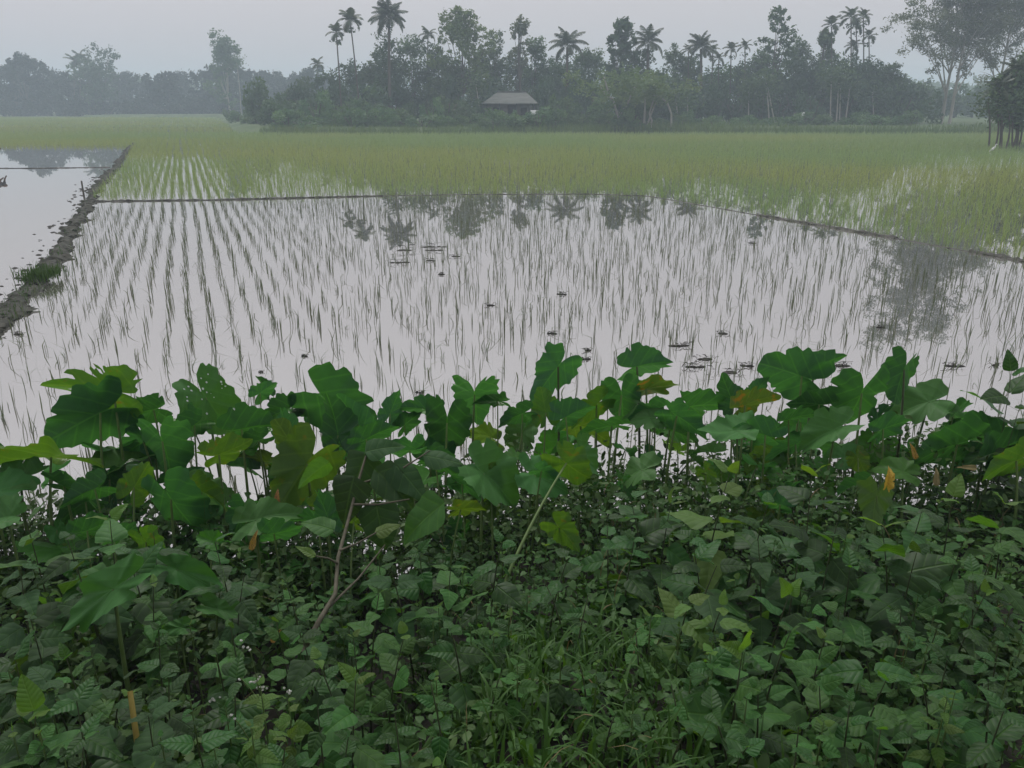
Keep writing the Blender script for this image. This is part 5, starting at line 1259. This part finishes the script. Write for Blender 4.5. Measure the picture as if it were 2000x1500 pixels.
for (px, py, Y, L, ang, phi, be, mk, form) in ((712, 888, 3.2, 95, -110, 5, 62, 'broad_grey', 'heart'), (716, 882, 3.2, 75, 15, 5, 55, 'broad_grey', 'broad'), (690, 935, 3.05, 100, -105, 5, 66, 'broad_grey', 'heart'), (735, 920, 3.1, 110, -40, 5, 50, 'broad_grey', 'broad'),
                                               (640, 905, 3.15, 70, -150, 10, -50, 'pale', 'broad'), (770, 905, 3.15, 105, -48, 5, 40, 'broad_grey', 'broad'), (735, 985, 3.0, 95, -80, 5, 60, 'broad_grey', 'round'), (865, 985, 2.95, 125, 215, 5, 50, 'pale', 'broad'), (650, 1035, 2.85, 70, 160, 5, 40, 'pale', 'broad'),
                                               (830, 890, 3.2, 80, -10, 10, 40, 'broad_grey', 'broad'), (615, 1086, 2.65, 45, 150, 5, 40, 'young', 'narrow'), (735, 1040, 2.85, 50, 20, 5, 40, 'lime', 'broad')):
    p = at_y(px, py, Y); a, ph, b_ = R(ang), R(phi), R(be)
    T = math.cos(ph) * (math.cos(a) * CR + math.sin(a) * CU) + math.sin(ph) * CF; N_ = math.cos(b_) * CU - math.sin(b_) * CF; N_ = unit(N_ - T * np.dot(N_, T)); S = L * depth(p) / FPX
    obj('leaf', ovate(mk, int(rng.integers(4)), form), sap, frame(np.cross(T, N_) * S, T * S, N_ * S, p - sb))

# flowering weeds with white button heads
fl = MB()
for k in range(12):
    u = k / 12 * 6.28; rr = 0.0 if k == 0 else 0.55
    v, f = tube([(rr * math.cos(u), rr * math.sin(u), -0.4), (rr * 1.1 * math.cos(u), rr * 1.1 * math.sin(u), 0.1), (rr * 1.1 * math.cos(u), rr * 1.1 * math.sin(u), 0.45)], [0.25, 0.42, 0.2], 5); fl.add(v, f)
fl_me = fl.mesh('flower_head', M['white'])
def flower_weed(px, py, Y, heads, ll, nodes, label, mk='lime'):
    r_ = weed('flowering_weed', px, py, Y, ll, nodes, mk, mk, label, None, 'broad', inter=0.045, stem='stem', cat='flowering weed', pitch0=25)
    b = np.array(r_.location)
    for (hx, hy, k) in heads:
        c = at_y(hx, hy, Y - 0.02) - b
        t = at_y(px, py, Y) - b
        mb_ = MB(); mb_.add(*tube(bez(t * 0.85, (t * 0.85 + c) / 2 + np.array([0, 0, 0.02]), c, 5), [0.0022, 0.002, 0.0018, 0.0016, 0.0014], 4)); obj('flower_stalk', mb_.mesh('flower_stalk', M['stem']), r_)
        for q in range(k):
            o = obj('flower_head', fl_me, r_); s = rng.uniform(0.0035, 0.0052)
            o.location = c + rng.normal(0, 0.010, 3) * np.array([1, 0.6, 0.6]); o.scale = (s, s, s); o.rotation_euler = (rng.normal(0, .4), rng.normal(0, .4), 0)
flower_weed(508, 1338, 1.95, [(500, 1330, 9), (510, 1345, 7), (420, 1366, 8), (440, 1378, 5), (465, 1320, 4), (486, 1260, 4)], 0.065, 6, 'flowering weed with several clusters of white button heads and lime leaves')
flower_weed(562, 1365, 1.9, [(563, 1348, 5)], 0.055, 6, 'lime weed with a single tight green-white bud next to the white flower clusters')
flower_weed(1850, 1365, 1.9, [(1842, 1360, 5), (1852, 1364, 4)], 0.055, 5, 'small weed with one white flower cluster among dark ground leaves')
flower_weed(490, 1420, 1.75, [(455, 1400, 3)], 0.06, 5, 'low lime weed below the white flower clusters')

# dry yellow stalk, fallen and dying leaves
p0, p1 = at_y(266, 1520, 1.62), at_y(254, 1350, 1.78)
mb = MB(); mb.add(*tube(bez((p0[0], p0[1], ground_at(p0[0], p0[1]) - 0.05), (p0 + p1) / 2 + np.array([0.008, 0, 0]), p1, 8), np.linspace(0.0095, 0.0075, 8), 7))
tag(obj('dry_stalk', mb.mesh('dry_stalk', M['straw'])), 'cut yellow stalk standing upright among dark leaves', 'stalk')
for (px, py, Y, L, ang, mk, lb) in ((540, 1240, 2.35, 40, 60, 'dry_leaf', 'single round orange dead leaf in the dark leaves below the sapling'), (540, 985, 3.5, 70, 95, 'dry_leaf', 'narrow orange dead leaf hanging among the taro stems'), (495, 1055, 3.1, 46, 80, 'dry_leaf', 'pair-like yellowing leaf low between the taro stems'),
                                    (1785, 880, 4.0, 40, 100, 'dry_leaf', 'small yellow leaf on a thin stem near the water'), (1830, 930, 3.8, 44, 80, 'dry_grass', 'dull tan drooping leaf beneath the dark taro leaf'), (1890, 912, 3.9, 40, 170, 'dry_grass', 'curled tan dead leaf on the bank by the dark bush')):
    p = at_y(px, py, Y); S = 0.8 * L * depth(p) / FPX; T = math.cos(R(ang)) * CR + math.sin(R(ang)) * CU; N_ = unit(-CF + 0.5 * CU); N_ = unit(N_ - T * np.dot(N_, T))
    o = obj('dead_leaf', ovate(mk, 1, 'broad')); o.matrix_basis = frame(np.cross(T, N_) * S * 0.55, T * S, N_ * S, p - T * S * 0.5); tag(o, lb, 'dead leaf')

# ------------------------------------------------------------------ ground cover: vines, small leaves, grass
def scatter(n, ylo, yhi, ext=0.6):
    out = []
    while sum(len(o) for o in out) < n:
        y = ylo + (yhi - ylo) * rng.random(n); hw = 0.70 * (0.94 * y + 0.6) + ext; x = (rng.random(n) * 2 - 1) * 4.4
        k = np.abs(x) < hw; out.append(np.stack([x[k], y[k]], 1))
    return np.concatenate(out)[:n]
def canopy(x, y):
    c = 0.025 + 0.13 * np.clip(fbm(n3, x * 1.1 + 5, y * 1.1) * 1.6 - 0.4, 0, 1) + 0.04 * n2(x * 5, y * 5)
    c = c * (1 + 1.3 * np.clip((y - 2.9) / 0.9, 0, 1)) + 0.10 * np.clip((y - 3.0) / 0.8, 0, 1)
    hol = np.exp(-((x - 0.04 * y) ** 2) / 0.12) * np.clip((2.6 - y) / 0.7, 0, 1)          # low grassy patch
    return c * (1 - 0.6 * hol)
heart = np.array([(0, 0, 0), (-0.3, -0.12, 0.05), (-0.46, 0.2, 0.10), (-0.3, 0.6, 0.05), (0, 1.0, -0.12), (0.3, 0.6, 0.05), (0.46, 0.2, 0.10), (0.3, -0.12, 0.05), (0, 0.45, -0.02)])
heart_f = np.array([(0, 1, 2), (0, 2, 8), (8, 2, 3), (8, 3, 4), (8, 4, 5), (8, 5, 6), (8, 6, 0), (0, 6, 7)])
oval = np.array([(0, 0, 0), (-0.2, 0.2, 0.04), (-0.28, 0.5, 0.05), (-0.16, 0.8, 0.0), (0, 1.0, -0.08), (0.16, 0.8, 0.0), (0.28, 0.5, 0.05), (0.2, 0.2, 0.04), (0, 0.5, 0.0)])
def leaves(P, size, tmpl, tint, up=0.75):
    N = len(P); az = rng.random(N) * 6.28
    pit = rng.normal(-0.15, 0.45, N)
    d = np.stack([np.cos(az) * np.cos(pit), np.sin(az) * np.cos(pit), np.sin(pit)], 1)
    nn = rng.normal(0, 0.42, (N, 3)); nn[:, 2] += up; nn[:, 1] += 0.12
    nn -= d * np.sum(nn * d, 1)[:, None]; nn /= np.linalg.norm(nn, axis=1)[:, None]
    x = np.cross(d, nn)
    V = P[:, None, :] + size[:, None, None] * (tmpl[None, :, 0, None] * x[:, None, :] + tmpl[None, :, 1, None] * d[:, None, :] + tmpl[None, :, 2, None] * nn[:, None, :])
    F = (np.arange(N) * len(tmpl))[:, None, None] + heart_f[None]
    return V.reshape(-1, 3), F.reshape(-1, 3), np.repeat(tint, len(tmpl))
def cover(n, tmpl, smin, smax, name, label, ylo, yhi, ext, keep=None):
    P = scatter(n, ylo, yhi, ext)
    if keep is not None: P = P[keep(P[:, 0], P[:, 1])]
    P = P[P[:, 1] < bank_edge(P[:, 0]) + 0.1]
    P = P[rng.random(len(P)) > 1.5 * hollow(P[:, 0], P[:, 1])]
    c = canopy(P[:, 0], P[:, 1]); z = np.maximum(bank_z(P[:, 0], P[:, 1]), -0.02) + c * (0.05 + 1.05 * rng.random(len(P)) ** 0.75)
    Q = np.concatenate([P, z[:, None]], 1)
    ti = np.clip(0.30 + 0.9 * (fbm(n1, P[:, 0] * 1.7, P[:, 1] * 1.7) - 0.5) + rng.normal(0, 0.2, len(P)), 0, 1)
    sz = rng.uniform(smin, smax, len(P)) * (0.35 + 1.3 * fbm(n2, P[:, 0] * 2, P[:, 1] * 2))
    mb_ = MB(); mb_.add(*leaves(Q, sz, tmpl, ti)); return tag(obj(name, mb_.mesh(name, M['cover'])), label, 'ground cover', kind='stuff')
cover(23000, heart, 0.022, 0.05, 'creeper_leaves', 'carpet of small heart-shaped creeper leaves over the bank', 1.25, 4.8, 0.7)
cover(20000, oval, 0.018, 0.05, 'small_leaves', 'tangle of small oval weed leaves over the bank', 1.25, 4.9, 0.7)
# clumps of mid-height weed foliage filling the hollows, with dark gaps between
P = scatter(26000, 1.25, 4.3, 0.6); ho = hollow(P[:, 0], P[:, 1])
k = (ho > 0.05) & (fbm(n1, P[:, 0] * 2.4 + 40, P[:, 1] * 2.4) > 0.53); P, ho = P[k], ho[k]
q = np.clip((fbm(n1, P[:, 0] * 2.4 + 40, P[:, 1] * 2.4) - 0.53) / 0.12, 0, 1)
Q = np.concatenate([P, (np.maximum(bank_z(P[:, 0], P[:, 1]), 0) + (ho + 0.02) * q * (0.35 + 0.65 * rng.random(len(P)) ** 0.5))[:, None]], 1)
mb = MB(); mb.add(*leaves(Q, rng.uniform(0.03, 0.065, len(P)), oval, np.clip(rng.normal(0.3, 0.25, len(P)), 0, 1)))
tag(obj('weed_foliage', mb.mesh('weed_foliage', M['cover'])), 'clumps of mid-height weed leaves in the hollows of the bank', 'ground cover', kind='stuff')
# bushy growth right at the water edge, under the taro
P = np.stack([rng.uniform(-4.0, 4.6, 15000), -0.95 + 1.15 * rng.random(15000) ** 0.8], 1); P[:, 1] += bank_edge(P[:, 0])
hh = 0.20 + 0.55 * np.clip(fbm(n2, P[:, 0] * 1.6 + 9, P[:, 1] * 1.6) * 1.7 - 0.4, 0, 1)
Q = np.concatenate([P, (np.maximum(bank_z(P[:, 0], P[:, 1]), 0) + hh * rng.random(len(P)) ** 0.7)[:, None]], 1)
mb = MB(); mb.add(*leaves(Q, rng.uniform(0.028, 0.065, len(P)) * (0.6 + 0.8 * fbm(n3, P[:, 0] * 2, P[:, 1] * 2)), oval, np.clip(rng.normal(0.25, 0.2, len(P)), 0, 1)))
tag(obj('waterside_leaves', mb.mesh('waterside_leaves', M['cover'])), 'dense dark small-leaved growth under the taro by the water', 'ground cover', kind='stuff')
# fine stems and vines
n = 1700; P = scatter(n, 1.3, 4.7); mb = MB(); z0 = np.maximum(bank_z(P[:, 0], P[:, 1]), -0.03); c = canopy(P[:, 0], P[:, 1])
v, f, t = ribbons(np.concatenate([P, z0[:, None]], 1), rng.random(n) * 6.28, c * rng.uniform(0.9, 1.7, n) + 0.05, rng.uniform(0.1, 1.9, n), rng.uniform(0.002, 0.0045, n), rng.random(n), 5, None); mb.add(v, f, t)
tag(obj('vine_stems', mb.mesh('vine_stems', M['grass'])), 'thin green stems and tendrils in the bank tangle', 'vines', kind='stuff')
n = 420; P = scatter(n, 1.4, 4.5); mb = MB(); z0 = np.maximum(bank_z(P[:, 0], P[:, 1]), -0.03) + canopy(P[:, 0], P[:, 1]) * rng.random(n)
v, f, t = ribbons(np.concatenate([P, z0[:, None]], 1), rng.random(n) * 6.28, rng.uniform(0.06, 0.22, n), rng.uniform(0.8, 2.2, n), rng.uniform(0.003, 0.007, n), rng.random(n), 4); mb.add(v, f, t)
tag(obj('dead_stems', mb.mesh('dead_stems', M['dry_grass'])), 'scattered dry tan stems in the bank tangle', 'dead stems', kind='stuff')
# grass: thick in the middle of the near bank, thin elsewhere
P1 = np.stack([rng.normal(0.1, 0.42, 1100), rng.uniform(1.25, 2.5, 1100)], 1); P1[:, 0] += (P1[:, 1] - 1.7) * 0.15
P2 = scatter(700, 1.3, 4.4)
P = np.concatenate([P1, P2]); n = len(P); z0 = bank_z(P[:, 0], P[:, 1])
big = rng.random(n) < 0.35
mb = MB(); v, f, t = ribbons(np.concatenate([P, z0[:, None]], 1), rng.random(n) * 6.28, np.where(big, rng.uniform(0.14, 0.26, n), rng.uniform(0.07, 0.17, n)), rng.uniform(0.5, 1.9, n), np.where(big, rng.uniform(0.010, 0.019, n), rng.uniform(0.005, 0.010, n)), rng.random(n), 6)
mb.add(v, f, t)
tag(obj('bank_grass', mb.mesh('bank_grass', M['grass'])), 'lush arching grass blades on the near bank', 'grass', kind='stuff')
# a few reeds and vines dipping at the water edge
P = np.stack([rng.uniform(-3.6, 4.2, 900), rng.uniform(-0.35, 0.35, 900)], 1); P[:, 1] += bank_edge(P[:, 0]); n = len(P)
mb = MB(); v, f, t = ribbons(np.concatenate([P, np.full((n, 1), -0.05)], 1), rng.random(n) * 6.28, rng.uniform(0.15, 0.5, n), rng.uniform(0.0, 0.8, n), rng.uniform(0.004, 0.009, n), rng.random(n) * .6, 4)
mb.add(v, f, t); tag(obj('edge_reeds', mb.mesh('edge_reeds', M['grass'])), 'thin stems and reeds where the bank meets the water', 'reeds', kind='stuff')

# ------------------------------------------------------------------ haze
mb = MB(); box(mb, -1560, 1560, -340, 2680, -1.5, 34.0)
m, N, L = new_mat('haze')
o_ = N.new('ShaderNodeOutputMaterial'); pv = N.new('ShaderNodeVolumePrincipled')
pv.inputs['Color'].default_value = (0.76, 0.89, 1.0, 1); pv.inputs['Density'].default_value = 0.0020
L.new(pv.outputs[0], o_.inputs['Volume'])
hz = obj('haze', mb.mesh('haze', m, False)); tag(hz, 'thin pale morning haze over the fields', 'haze', kind='stuff')
